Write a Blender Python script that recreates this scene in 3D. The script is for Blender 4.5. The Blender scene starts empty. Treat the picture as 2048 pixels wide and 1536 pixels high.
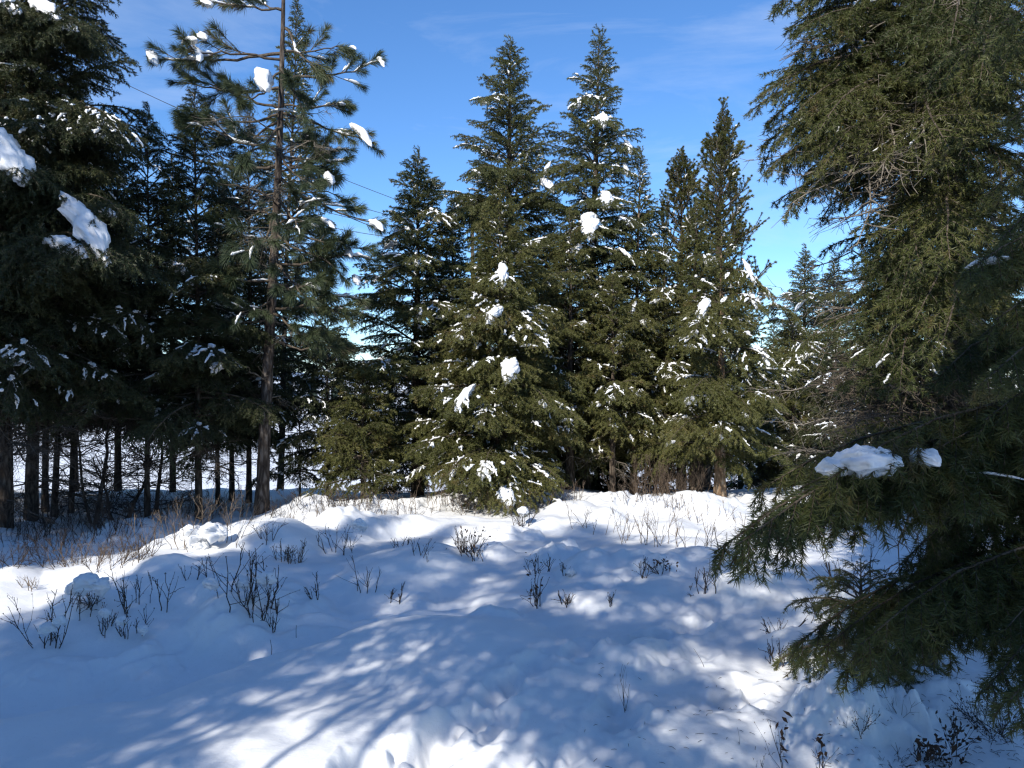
import bpy, math, random
import numpy as np
from math import radians as R, sin, cos, pi
from mathutils import Vector, Matrix, noise as mnoise

# ------------------------------------------------------------------ camera, world, sun, exposure
scene = bpy.context.scene
COL = scene.collection
CAMZ = 1.65
FPX = 1547.0                      # focal length in pixels of the 2048 px wide photograph
SUN_AZ, SUN_EL = 25.0, 34.0       # the light travels towards +Y, turned 25 degrees to the right
cam_d = bpy.data.cameras.new('camera')
cam_d.sensor_width = 36.0
cam_d.lens = 36.0 * FPX / 2048.0
cam_d.clip_start, cam_d.clip_end = 0.05, 9000.0
cam = bpy.data.objects.new('camera', cam_d)
COL.objects.link(cam)
cam.location = (0, 0, CAMZ)
cam.rotation_euler = (R(90), 0, 0)
scene.camera = cam

world = bpy.data.worlds.new('World')
scene.world = world
world.use_nodes = True
wn, wl = world.node_tree.nodes, world.node_tree.links
wn.clear()
w_out = wn.new('ShaderNodeOutputWorld')
w_bg = wn.new('ShaderNodeBackground')
w_sky = wn.new('ShaderNodeTexSky')
w_sky.sky_type = 'NISHITA'
w_sky.sun_disc = False
w_sky.sun_elevation = R(SUN_EL)
w_sky.sun_rotation = R(180 + SUN_AZ)
w_sky.altitude = 700
w_sky.air_density = 1.0
w_sky.dust_density = 0.0
w_sky.ozone_density = 3.5
w_hs = wn.new('ShaderNodeHueSaturation')
w_hs.inputs['Saturation'].default_value = 1.12
w_hs.inputs['Value'].default_value = 1.0
w_bg.inputs['Strength'].default_value = 0.14
# thin high cirrus, stretched wisps
w_tc = wn.new('ShaderNodeTexCoord')
w_map = wn.new('ShaderNodeMapping')
w_map.inputs['Scale'].default_value = (1.2, 1.2, 5.0)
w_map.inputs['Rotation'].default_value = (0.15, 0.25, 0.3)
w_nz = wn.new('ShaderNodeTexNoise')
w_nz.inputs['Scale'].default_value = 2.4
w_nz.inputs['Detail'].default_value = 7.0
w_nz.inputs['Roughness'].default_value = 0.62
w_nz.inputs['Distortion'].default_value = 0.6
w_rmp = wn.new('ShaderNodeMapRange')
w_rmp.inputs['From Min'].default_value = 0.47
w_rmp.inputs['From Max'].default_value = 0.80
w_rmp.inputs['To Max'].default_value = 0.30
w_mix = wn.new('ShaderNodeMix')
w_mix.data_type = 'RGBA'
w_mix.inputs['B'].default_value = (5.0, 5.6, 6.6, 1)
wl.new(w_tc.outputs['Generated'], w_map.inputs['Vector'])
wl.new(w_map.outputs['Vector'], w_nz.inputs['Vector'])
wl.new(w_nz.outputs['Fac'], w_rmp.inputs['Value'])
wl.new(w_sky.outputs['Color'], w_hs.inputs['Color'])
w_tint = wn.new('ShaderNodeMix'); w_tint.data_type = 'RGBA'; w_tint.blend_type = 'MULTIPLY'
w_tint.inputs['Factor'].default_value = 1.0
w_tint.inputs['B'].default_value = (.86, .99, 1.13, 1)
wl.new(w_hs.outputs['Color'], w_tint.inputs['A'])
wl.new(w_tint.outputs['Result'], w_mix.inputs['A'])
wl.new(w_rmp.outputs['Result'], w_mix.inputs['Factor'])
wl.new(w_mix.outputs['Result'], w_bg.inputs['Color'])
wl.new(w_bg.outputs['Background'], w_out.inputs['Surface'])

sun_d = bpy.data.lights.new('sun', 'SUN')
sun_d.energy = 4.7
sun_d.angle = R(0.53)
sun_d.color = (1.0, 0.95, 0.86)
sun = bpy.data.objects.new('sun', sun_d)
COL.objects.link(sun)
sun.rotation_euler = Vector((sin(R(SUN_AZ)) * cos(R(SUN_EL)), cos(R(SUN_AZ)) * cos(R(SUN_EL)), -sin(R(SUN_EL)))).to_track_quat('-Z', 'Y').to_euler()
sun.location = (-4, -8, 12)

scene.view_settings.view_transform = 'Standard'
scene.view_settings.look = 'None'
scene.view_settings.exposure = 0.38
scene.view_settings.gamma = 1.0
scene.view_settings.use_curve_mapping = False
scene.render.engine = 'CYCLES'
cy = scene.cycles
cy.max_bounces = 6
cy.diffuse_bounces = 4
cy.glossy_bounces = 2
cy.transmission_bounces = 3
cy.transparent_max_bounces = 4
cy.caustics_reflective = False
cy.caustics_refractive = False
cy.sample_clamp_indirect = 6.0
cy.use_denoising = True
cy.denoiser = 'OPENIMAGEDENOISE'
cy.denoising_input_passes = 'RGB_ALBEDO_NORMAL'
cy.denoising_prefilter = 'ACCURATE'
cy.filter_width = 1.3

# ------------------------------------------------------------------ numeric helpers
def px(x, y, d):
    """the point seen at pixel (x, y) of the photograph, d metres in front of the viewer"""
    return Vector(((x - 1024) / FPX * d, d, CAMZ - (y - 768) / FPX * d))

def vnoise(x, y, seed=0):
    x = np.asarray(x, float); y = np.asarray(y, float)
    ix = np.floor(x).astype(np.int64); iy = np.floor(y).astype(np.int64)
    fx = x - ix; fy = y - iy
    ux = fx * fx * fx * (fx * (fx * 6 - 15) + 10); uy = fy * fy * fy * (fy * (fy * 6 - 15) + 10)
    def h(a, b):
        n = (a * 374761393 + b * 668265263 + seed * 974634777) & 0xffffffff
        n = ((n ^ (n >> 13)) * 1274126177) & 0xffffffff
        n = ((n ^ (n >> 16)) * 2246822519) & 0xffffffff
        return ((n ^ (n >> 15)) & 0xffffff) / float(0xffffff) * 2 - 1
    a = h(ix, iy); b = h(ix + 1, iy); c = h(ix, iy + 1); d = h(ix + 1, iy + 1)
    return (a * (1 - ux) + b * ux) * (1 - uy) + (c * (1 - ux) + d * ux) * uy

def fbm(x, y, seed=0, oct=4, gain=0.5):
    t = 0; a = 1.0; f = 1.0
    for k in range(oct):
        t = t + a * vnoise(np.asarray(x) * f + 17.3 * k, np.asarray(y) * f - 9.1 * k, seed + k); a *= gain; f *= 2.03
    return t

def sstep(a, b, x):
    t = np.clip((x - a) / (b - a), 0, 1)
    return t * t * (3 - 2 * t)

def flat_px(x, y, z=0.0):
    d = (CAMZ - z) * FPX / (y - 768.0)
    return ((x - 1024) / FPX * d, d)

# ------------------------------------------------------------------ terrain shape
bumps = []      # (x, y, radius, height, roughness)
def bump_px(x, y, r, h, rough=0.3):
    gx, gy = flat_px(x, y); bumps.append((gx, gy, r, h, rough))

# smooth mounds and broken lumps of snow
for b in [(547, 1110, .50, .24, .05), (455, 1250, .30, .10, .2), (180, 1215, .28, .12, .3), (530, 1225, .55, .22, .3),
          (985, 1235, .22, .10, .35), (870, 1290, .75, .10, .05), (1500, 1205, .30, .20, .3), (1700, 1255, .42, .22, .25),
          (1600, 1290, .28, .12, .3), (1720, 1445, .24, .20, .55), (1650, 1450, .18, .13, .5), (1800, 1440, .16, .12, .5),
          (1690, 1500, .22, .08, .4), (1660, 1360, .18, .22, .4), (1860, 1400, .30, .14, .3), (1280, 1330, .3, .07, .3), (1340, 1440, .34, .08, .2),
          (270, 1290, .25, .12, .3), (100, 1310, .3, .10, .3), (1110, 1120, .22, .14, .4), (985, 1110, .25, .1, .3), (1135, 1095, .12, .12, .3),
          (700, 1065, .55, .14, .5), (1290, 1012, 1.0, .10, .35), (1180, 1150, .3, .10, .4), (1300, 1150, .35, .12, .4),
          (405, 1105, .5, .16, .4), (1400, 1130, .4, .12, .3), (300, 1155, .8, .12, .1), (1040, 1070, .3, .12, .4),
          (1225, 1200, .5, .08, .1), (780, 1150, .7, .1, .1), (1560, 1420, .35, .06, .3), (1450, 1500, .4, .06, .3)]:
    bump_px(*b)

# boot holes in the deep snow: (pixel x, pixel y, half length, half width, depth)
prints = []
def hole(x, y, l, w, dep, turn=0.0):
    gx, gy = flat_px(x, y); prints.append((gx, gy, l, w, dep, turn))
for h in [(720, 1530, .24, .10, .17, .4), (820, 1505, .26, .11, .18, .45), (905, 1462, .25, .10, .16, .5), (1000, 1405, .26, .11, .17, .5),
          (1065, 1362, .2, .1, .12, .5), (985, 1460, .22, .09, .12, .5), (870, 1510, .24, .10, .15, .5),
          (1165, 1322, .22, .10, .11, .5), (1255, 1305, .22, .12, .15, .6), (1310, 1285, .24, .12, .16, .6), (1375, 1258, .24, .12, .16, .6),
          (1430, 1235, .22, .12, .14, .6), (1330, 1330, .2, .1, .10, .5), (1400, 1305, .2, .1, .09, .5), (1240, 1425, .20, .13, .14, .2),
          (1270, 1450, .16, .10, .08, .2), (1040, 1530, .18, .10, .07, .4), (1120, 1515, .18, .10, .06, .4),
          (1250, 1180, .24, .12, .10, .7), (1320, 1170, .22, .12, .10, .7), (1195, 1195, .22, .1, .08, .7), (1385, 1165, .2, .12, .08, .7),
          (1480, 1380, .22, .14, .10, .3), (1540, 1400, .2, .12, .09, .3), (1430, 1395, .2, .12, .07, .3)]:
    hole(*h)

def H(x, y):
    x = np.asarray(x, float); y = np.asarray(y, float)
    d = np.hypot(x, y)
    ye = 10.9 + 0.05 * np.clip(x, -7, 7) + 0.35 * vnoise(x * .5, y * 0 + 3.3, 5)
    t = y - ye
    z = -3.0 * sstep(0.4, 15, t) - 1.6 * sstep(15, 140, t)
    z = z + 9.0 * sstep(150, 600, y) + 0 * x
    near = 1 - sstep(14, 24, d)
    clearing = 1 - sstep(-0.2, 1.5, t)
    z = z + near * (0.09 * fbm(x * .42, y * .42, 11, 3) + 0.035 * fbm(x * 1.3, y * 1.3, 23, 3))
    z = z + (1 - near) * 0.16 * fbm(x * .09, y * .09, 31, 3)
    # hummocks of buried bushes further back
    hum = np.clip(fbm(x * 1.15, y * 1.0, 41, 2) + 0.05, 0, 1)
    zone = sstep(4.6, 6.8, y) * clearing
    z = z + zone * (0.12 * hum + 0.05 * (np.abs(vnoise(x * 4.1, y * 3.4, 47)) * hum + 0.4 * vnoise(x * 5.5, y * 4.2, 49) * hum))
    # dip behind the smooth rise in the foreground
    line = np.interp(x, [-4, -2.5, -2.0, -1.6, -1.07, -.2, .5], [3.3, 3.8, 4.2, 4.75, 5.0, 5.15, 5.2])
    msk = 1 - sstep(-.7, .5, x)
    u = y - line
    z = z - msk * 0.19 * np.exp(-((u - .55) / np.where(u < .55, .34, .8)) ** 2)
    # broken chunky bank of snow along the edge of the trees
    bank = np.exp(-((t + .35) / .42) ** 2) * sstep(-3.4, -2.4, x) * (1 - sstep(4.4, 5.4, x))
    bl = 1 - np.abs(vnoise(x * 3.6, y * 3.6, 61)) * 1.6
    bl2 = 1 - np.abs(vnoise(x * 8.0, y * 8.0, 63)) * 1.6
    z = z + bank * (0.02 + 0.08 * bl + 0.07 * bl2)
    for (bx, by, r, h, ro) in bumps:
        dx, dy = x - bx, y - by
        m = (np.abs(dx) < 2.2 * r) & (np.abs(dy) < 2.2 * r)
        if not m.any(): continue
        xx, yy = x[m], y[m]
        q = np.hypot(xx - bx, yy - by) / r
        q = q * (1 + ro * .6 * vnoise(xx * 2.2 / r, yy * 2.2 / r, 71))
        prof = np.clip(1 - q * q, 0, 1) ** .8 * .55 + np.exp(-q * q * 1.4) * .45
        lump = 1 + ro * .55 * vnoise(xx * 4.0 / r, yy * 4.0 / r, 77) + ro * .25 * vnoise(xx * 9.0 / r, yy * 9.0 / r, 79)
        z[m] = z[m] + h * prof * lump
    for (bx, by, l, w, dep, turn) in prints:
        dx, dy = x - bx, y - by
        m = (np.abs(dx) < .7) & (np.abs(dy) < .7)
        if not m.any(): continue
        xx, yy = x[m], y[m]
        c, s = cos(turn), sin(turn)
        a = (xx - bx) * s + (yy - by) * c
        b = (xx - bx) * c - (yy - by) * s
        wob = .28 * vnoise(xx * 8, yy * 8, 81) + .12 * vnoise(xx * 17, yy * 17, 83)
        q = np.sqrt((a / l) ** 2 + (b / w) ** 2) + wob
        pit = 1 - sstep(.18, 1.15, q)
        rim = np.exp(-((q - 1.28) / .22) ** 2)
        rough = vnoise(xx * 13, yy * 13, 85)
        z[m] = z[m] - dep * .52 * pit + .008 * rim * (1 + rough) + .010 * rough * (1 - sstep(.9, 1.6, q)) + .006 * vnoise(xx * 27, yy * 27, 86) * (1 - sstep(.9, 1.8, q))
    # shallow double trail of an animal
    ty = np.interp(x, [-2.6, -1.9, -1.0, -.2], [4.6, 5.2, 5.75, 5.9])
    for off in (0.0, .16):
        tr = np.exp(-((y - ty - off - .05 * vnoise(x * 5, y * 0, 91)) / .045) ** 2) * sstep(-2.7, -2.4, x) * (1 - sstep(-.5, -.2, x))
        z = z - .035 * tr
    z = z + .004 * near * fbm(x * 7, y * 7, 95, 2)
    return z

def hz(x, y):
    return float(H(np.array([x]), np.array([y]))[0])

def ground_px(x, y):
    """the point of the snow seen at pixel (x, y)"""
    z = 0.0
    for _ in range(6):
        gx, gy = flat_px(x, y, z)
        z = 0.5 * z + 0.5 * hz(gx, gy)
    return Vector((gx, gy, hz(gx, gy)))

# ------------------------------------------------------------------ materials
def mat(name):
    m = bpy.data.materials.new(name); m.use_nodes = True
    n = m.node_tree.nodes; n.clear()
    out = n.new('ShaderNodeOutputMaterial')
    return m, n, m.node_tree.links, out

def ramp(n, stops):
    r = n.new('ShaderNodeValToRGB')
    e = r.color_ramp.elements
    while len(e) < len(stops): e.new(0.5)
    for k, (p, c) in enumerate(stops):
        e[k].position = p; e[k].color = (*c, 1)
    return r

def needle_mat(name, dark, mid, light, brown, tr=0.22):
    m, n, l, out = mat(name)
    geo = n.new('ShaderNodeNewGeometry')
    oi = n.new('ShaderNodeObjectInfo')
    nz = n.new('ShaderNodeTexNoise'); nz.inputs['Scale'].default_value = 7.0; nz.inputs['Detail'].default_value = 4
    l.new(geo.outputs['Position'], nz.inputs['Vector'])
    ad = n.new('ShaderNodeMath'); ad.operation = 'MULTIPLY_ADD'; ad.inputs[1].default_value = 0.35
    l.new(oi.outputs['Random'], ad.inputs[0]); l.new(nz.outputs['Fac'], ad.inputs[2])
    r = ramp(n, [(.40, dark), (.62, mid), (.86, light), (1.0, brown)])
    l.new(ad.outputs[0], r.inputs['Fac'])
    p = n.new('ShaderNodeBsdfPrincipled')
    p.inputs['Roughness'].default_value = 0.5
    p.inputs['Specular IOR Level'].default_value = 0.35
    l.new(r.outputs['Color'], p.inputs['Base Color'])
    t = n.new('ShaderNodeBsdfTranslucent')
    l.new(r.outputs['Color'], t.inputs['Color'])
    mx = n.new('ShaderNodeMixShader'); mx.inputs[0].default_value = tr
    l.new(p.outputs[0], mx.inputs[1]); l.new(t.outputs[0], mx.inputs[2])
    l.new(mx.outputs[0], out.inputs['Surface'])
    return m

def bark_mat(name, a, b, c, scale=14.0, bump=0.6):
    m, n, l, out = mat(name)
    tc = n.new('ShaderNodeTexCoord')
    mp = n.new('ShaderNodeMapping'); mp.inputs['Scale'].default_value = (1, 1, .28)
    l.new(tc.outputs['Object'], mp.inputs['Vector'])
    nz = n.new('ShaderNodeTexNoise'); nz.inputs['Scale'].default_value = scale * 2; nz.inputs['Detail'].default_value = 8; nz.inputs['Roughness'].default_value = .65
    vo = n.new('ShaderNodeTexVoronoi'); vo.feature = 'DISTANCE_TO_EDGE'; vo.inputs['Scale'].default_value = scale * 1.6
    l.new(mp.outputs[0], nz.inputs['Vector']); l.new(mp.outputs[0], vo.inputs['Vector'])
    mu = n.new('ShaderNodeMath'); mu.operation = 'MULTIPLY_ADD'; mu.inputs[1].default_value = 0.9
    l.new(vo.outputs['Distance'], mu.inputs[0]); l.new(nz.outputs['Fac'], mu.inputs[2])
    r = ramp(n, [(.35, a), (.62, b), (.9, c)])
    l.new(mu.outputs[0], r.inputs['Fac'])
    p = n.new('ShaderNodeBsdfPrincipled'); p.inputs['Roughness'].default_value = .9; p.inputs['Specular IOR Level'].default_value = .15
    l.new(r.outputs['Color'], p.inputs['Base Color'])
    bp = n.new('ShaderNodeBump'); bp.inputs['Strength'].default_value = bump; bp.inputs['Distance'].default_value = .02
    l.new(mu.outputs[0], bp.inputs['Height']); l.new(bp.outputs[0], p.inputs['Normal'])
    l.new(p.outputs[0], out.inputs['Surface'])
    return m

def snow_mat(name, grain=90.0, strength=.22):
    m, n, l, out = mat(name)
    geo = n.new('ShaderNodeNewGeometry')
    a = n.new('ShaderNodeTexNoise'); a.inputs['Scale'].default_value = grain; a.inputs['Detail'].default_value = 5; a.inputs['Roughness'].default_value = .7
    b = n.new('ShaderNodeTexNoise'); b.inputs['Scale'].default_value = 14.0; b.inputs['Detail'].default_value = 6
    mp = n.new('ShaderNodeMapping'); mp.inputs['Scale'].default_value = (.6, 1.6, 1.0)
    mp.inputs['Rotation'].default_value = (0, 0, .5)
    l.new(geo.outputs['Position'], mp.inputs['Vector'])
    l.new(mp.outputs[0], a.inputs['Vector']); l.new(geo.outputs['Position'], b.inputs['Vector'])
    s = n.new('ShaderNodeMath'); s.operation = 'MULTIPLY_ADD'; s.inputs[1].default_value = .35
    l.new(a.outputs['Fac'], s.inputs[0]); l.new(b.outputs['Fac'], s.inputs[2])
    bp = n.new('ShaderNodeBump'); bp.inputs['Strength'].default_value = strength; bp.inputs['Distance'].default_value = .02
    l.new(s.outputs[0], bp.inputs['Height'])
    p = n.new('ShaderNodeBsdfPrincipled')
    p.inputs['Base Color'].default_value = (.80, .805, .81, 1)
    p.inputs['Roughness'].default_value = .62
    p.inputs['Specular IOR Level'].default_value = .25
    l.new(bp.outputs[0], p.inputs['Normal'])
    # ice crystals: tiny facets that catch the sun
    vo = n.new('ShaderNodeTexVoronoi'); vo.inputs['Scale'].default_value = 260.0
    l.new(geo.outputs['Position'], vo.inputs['Vector'])
    sep = n.new('ShaderNodeSeparateColor'); l.new(vo.outputs['Color'], sep.inputs[0])
    th = n.new('ShaderNodeMath'); th.operation = 'GREATER_THAN'; th.inputs[1].default_value = .992
    l.new(sep.outputs[0], th.inputs[0])
    vs = n.new('ShaderNodeVectorMath'); vs.operation = 'SUBTRACT'; vs.inputs[1].default_value = (.5, .5, .5)
    l.new(vo.outputs['Color'], vs.inputs[0])
    va = n.new('ShaderNodeVectorMath'); va.operation = 'ADD'
    l.new(geo.outputs['Normal'], va.inputs[0]); l.new(vs.outputs[0], va.inputs[1])
    vn = n.new('ShaderNodeVectorMath'); vn.operation = 'NORMALIZE'; l.new(va.outputs[0], vn.inputs[0])
    g = n.new('ShaderNodeBsdfGlossy'); g.inputs['Roughness'].default_value = .18; g.inputs['Color'].default_value = (.9, .92, .95, 1)
    l.new(vn.outputs[0], g.inputs['Normal'])
    mf = n.new('ShaderNodeMath'); mf.operation = 'MULTIPLY'; mf.inputs[1].default_value = .12
    l.new(th.outputs[0], mf.inputs[0])
    mx = n.new('ShaderNodeMixShader'); l.new(mf.outputs[0], mx.inputs[0])
    l.new(p.outputs[0], mx.inputs[1]); l.new(g.outputs[0], mx.inputs[2])
    l.new(mx.outputs[0], out.inputs['Surface'])
    return m

def plain_mat(name, c1, c2, scale=30.0, rough=.8):
    m, n, l, out = mat(name)
    geo = n.new('ShaderNodeNewGeometry')
    nz = n.new('ShaderNodeTexNoise'); nz.inputs['Scale'].default_value = scale; nz.inputs['Detail'].default_value = 4
    l.new(geo.outputs['Position'], nz.inputs['Vector'])
    r = ramp(n, [(.35, c1), (.65, c2)])
    l.new(nz.outputs['Fac'], r.inputs['Fac'])
    p = n.new('ShaderNodeBsdfPrincipled'); p.inputs['Roughness'].default_value = rough; p.inputs['Specular IOR Level'].default_value = .2
    l.new(r.outputs['Color'], p.inputs['Base Color']); l.new(p.outputs[0], out.inputs['Surface'])
    return m

M = {}
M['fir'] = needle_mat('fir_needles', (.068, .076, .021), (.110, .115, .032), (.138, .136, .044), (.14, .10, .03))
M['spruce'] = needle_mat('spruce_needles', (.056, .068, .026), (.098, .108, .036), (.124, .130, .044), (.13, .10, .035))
M['shaded_fir'] = needle_mat('shaded_fir_needles', (.024, .034, .015), (.046, .058, .023), (.074, .081, .030), (.09, .07, .028))  # darkened fir needles for trees standing in shade, the shade is in the colour
M['pine'] = needle_mat('pine_needles', (.038, .056, .030), (.064, .085, .042), (.095, .112, .050), (.12, .09, .04), .15)
M['close'] = needle_mat('close_needles', (.036, .050, .016), (.070, .084, .024), (.105, .112, .032), (.12, .09, .035), .2)
M['bark'] = bark_mat('grey_bark', (.020, .015, .011), (.065, .050, .038), (.16, .13, .10))
M['pine_bark'] = bark_mat('pine_bark', (.020, .015, .012), (.074, .058, .047), (.19, .16, .135), 11, .9)
M['tan_bark'] = bark_mat('tan_bark', (.09, .055, .032), (.22, .15, .095), (.36, .28, .20), 12, .6)
M['twig'] = plain_mat('twig_bark', (.05, .038, .028), (.13, .105, .08), 25)
M['grey_twig'] = plain_mat('dead_twig_bark', (.10, .082, .062), (.24, .21, .17), 25)
M['shrub'] = plain_mat('dark_shrub_bark', (.030, .023, .018), (.085, .064, .05), 40)
M['tan_shrub'] = plain_mat('tan_shrub_bark', (.11, .078, .052), (.24, .185, .132), 40)
M['red_shrub'] = plain_mat('red_shrub_bark', (.070, .050, .036), (.17, .125, .09), 40)
M['dry'] = plain_mat('dry_leaf', (.045, .025, .015), (.11, .06, .035), 30)
M['snow'] = snow_mat('snow_ground', 75.0, .34)
M['clump'] = snow_mat('snow_on_branches', 60, .3)
M['wire'] = plain_mat('cable_metal', (.03, .03, .035), (.05, .05, .055), 5, .5)
M['wood_pole'] = bark_mat('pole_wood', (.05, .038, .03), (.10, .08, .062), (.16, .13, .105), 6, .3)
M['far_wood'] = plain_mat('far_needles', (.016, .026, .020), (.034, .046, .034), .6)
M['hill'] = plain_mat('hazy_far_hill', (.22, .30, .42), (.30, .38, .50), .004)  # blue of distant haze painted into the hill colour, no air is modelled

# ------------------------------------------------------------------ mesh collecting
class Geo:
    def __init__(s):
        s.v = []; s.f = []; s.m = []; s.n = 0
    def add(s, verts, faces, mi=0):
        verts = np.asarray(verts, np.float32).reshape(-1, 3)
        faces = np.asarray(faces, np.int32)
        if not len(faces): return
        s.v.append(verts); s.f.append(faces + s.n); s.m.append(np.full(len(faces), mi, np.int32)); s.n += len(verts)
    def mesh(s, name, mats, smooth=False):
        me = bpy.data.meshes.new(name)
        V = np.concatenate(s.v); me.vertices.add(len(V)); me.vertices.foreach_set('co', V.ravel())
        starts = []; loops = []; p = 0
        for f in s.f:
            k = f.shape[1]
            starts.append(p + np.arange(len(f)) * k); loops.append(f.ravel()); p += f.size
        L = np.concatenate(loops); S = np.concatenate(starts)
        me.loops.add(len(L)); me.loops.foreach_set('vertex_index', L)
        me.polygons.add(len(S)); me.polygons.foreach_set('loop_start', S.astype(np.int32))
        me.polygons.foreach_set('material_index', np.concatenate(s.m))
        if smooth: me.polygons.foreach_set('use_smooth', np.ones(len(S), bool))
        for m in mats: me.materials.append(m)
        me.update(calc_edges=True)
        return me

def norm(a):
    return a / np.maximum(np.linalg.norm(a, axis=-1, keepdims=True), 1e-9)

def tube(geo, P, r, k=5, mi=0, cap=False):
    P = np.asarray(P, float); n = len(P)
    r = np.broadcast_to(np.asarray(r, float), (n,))
    T = norm(np.gradient(P, axis=0))
    ref = np.array([0, 0, 1.0]) if abs(T[0, 2]) < .8 else np.array([1.0, 0, 0])
    U = norm(np.cross(T, ref)); W = np.cross(T, U)
    an = np.arange(k) / k * 2 * pi
    V = P[:, None] + r[:, None, None] * (np.cos(an)[None, :, None] * U[:, None] + np.sin(an)[None, :, None] * W[:, None])
    i = np.arange(n - 1)[:, None] * k; j = np.arange(k)[None]
    F = np.stack([i + j, i + (j + 1) % k, i + k + (j + 1) % k, i + k + j], -1).reshape(-1, 4)
    geo.add(V.reshape(-1, 3), F, mi)

def needles(geo, P, A, ln, w, amin, amax, rng, mi, flat=0.0, droop=0.0, bend=False):
    n = len(P)
    if n == 0: return
    A = norm(A)
    q = rng.normal(size=(n, 3)); q[:, 2] *= (1 - flat)
    rad = norm(q - A * (q * A).sum(1, keepdims=True))
    ang = rng.uniform(amin, amax, n)[:, None]
    D = A * np.cos(ang) + rad * np.sin(ang)
    D[:, 2] -= droop
    D = norm(D)
    L = (ln * rng.uniform(.75, 1.2, n))[:, None]
    side = norm(np.cross(D, rng.normal(size=(n, 3)))) * w * .5
    if not bend:
        V = np.stack([P + side, P - side, P + D * L], 1).reshape(-1, 3)
        F = np.arange(n * 3).reshape(-1, 3)
        geo.add(V, F, mi)
    else:
        mid = P + D * L * .55
        D2 = D.copy(); D2[:, 2] -= .45; D2 = norm(D2)
        tip = mid + D2 * L * .45
        V = np.stack([P + side * .7, P - side * .7, mid - side, mid + side, tip], 1).reshape(-1, 3)
        b = np.arange(n)[:, None] * 5
        geo.add(V, np.concatenate([b + np.array([[0, 1, 2]]), b + np.array([[0, 2, 3]]), b + np.array([[3, 2, 4]])]), mi)

def sample_poly(P, dens, rng, s0=0.0):
    seg = np.diff(P, axis=0); ln = np.linalg.norm(seg, axis=1); tot = ln.sum()
    n = max(2, int(dens * tot * (1 - s0)))
    t = rng.uniform(s0, 1.0, n) * tot
    c = np.concatenate([[0], np.cumsum(ln)])
    i = np.clip(np.searchsorted(c, t) - 1, 0, len(seg) - 1)
    f = ((t - c[i]) / ln[i])[:, None]
    return P[i] + seg[i] * f, seg[i] / ln[i][:, None]

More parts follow.
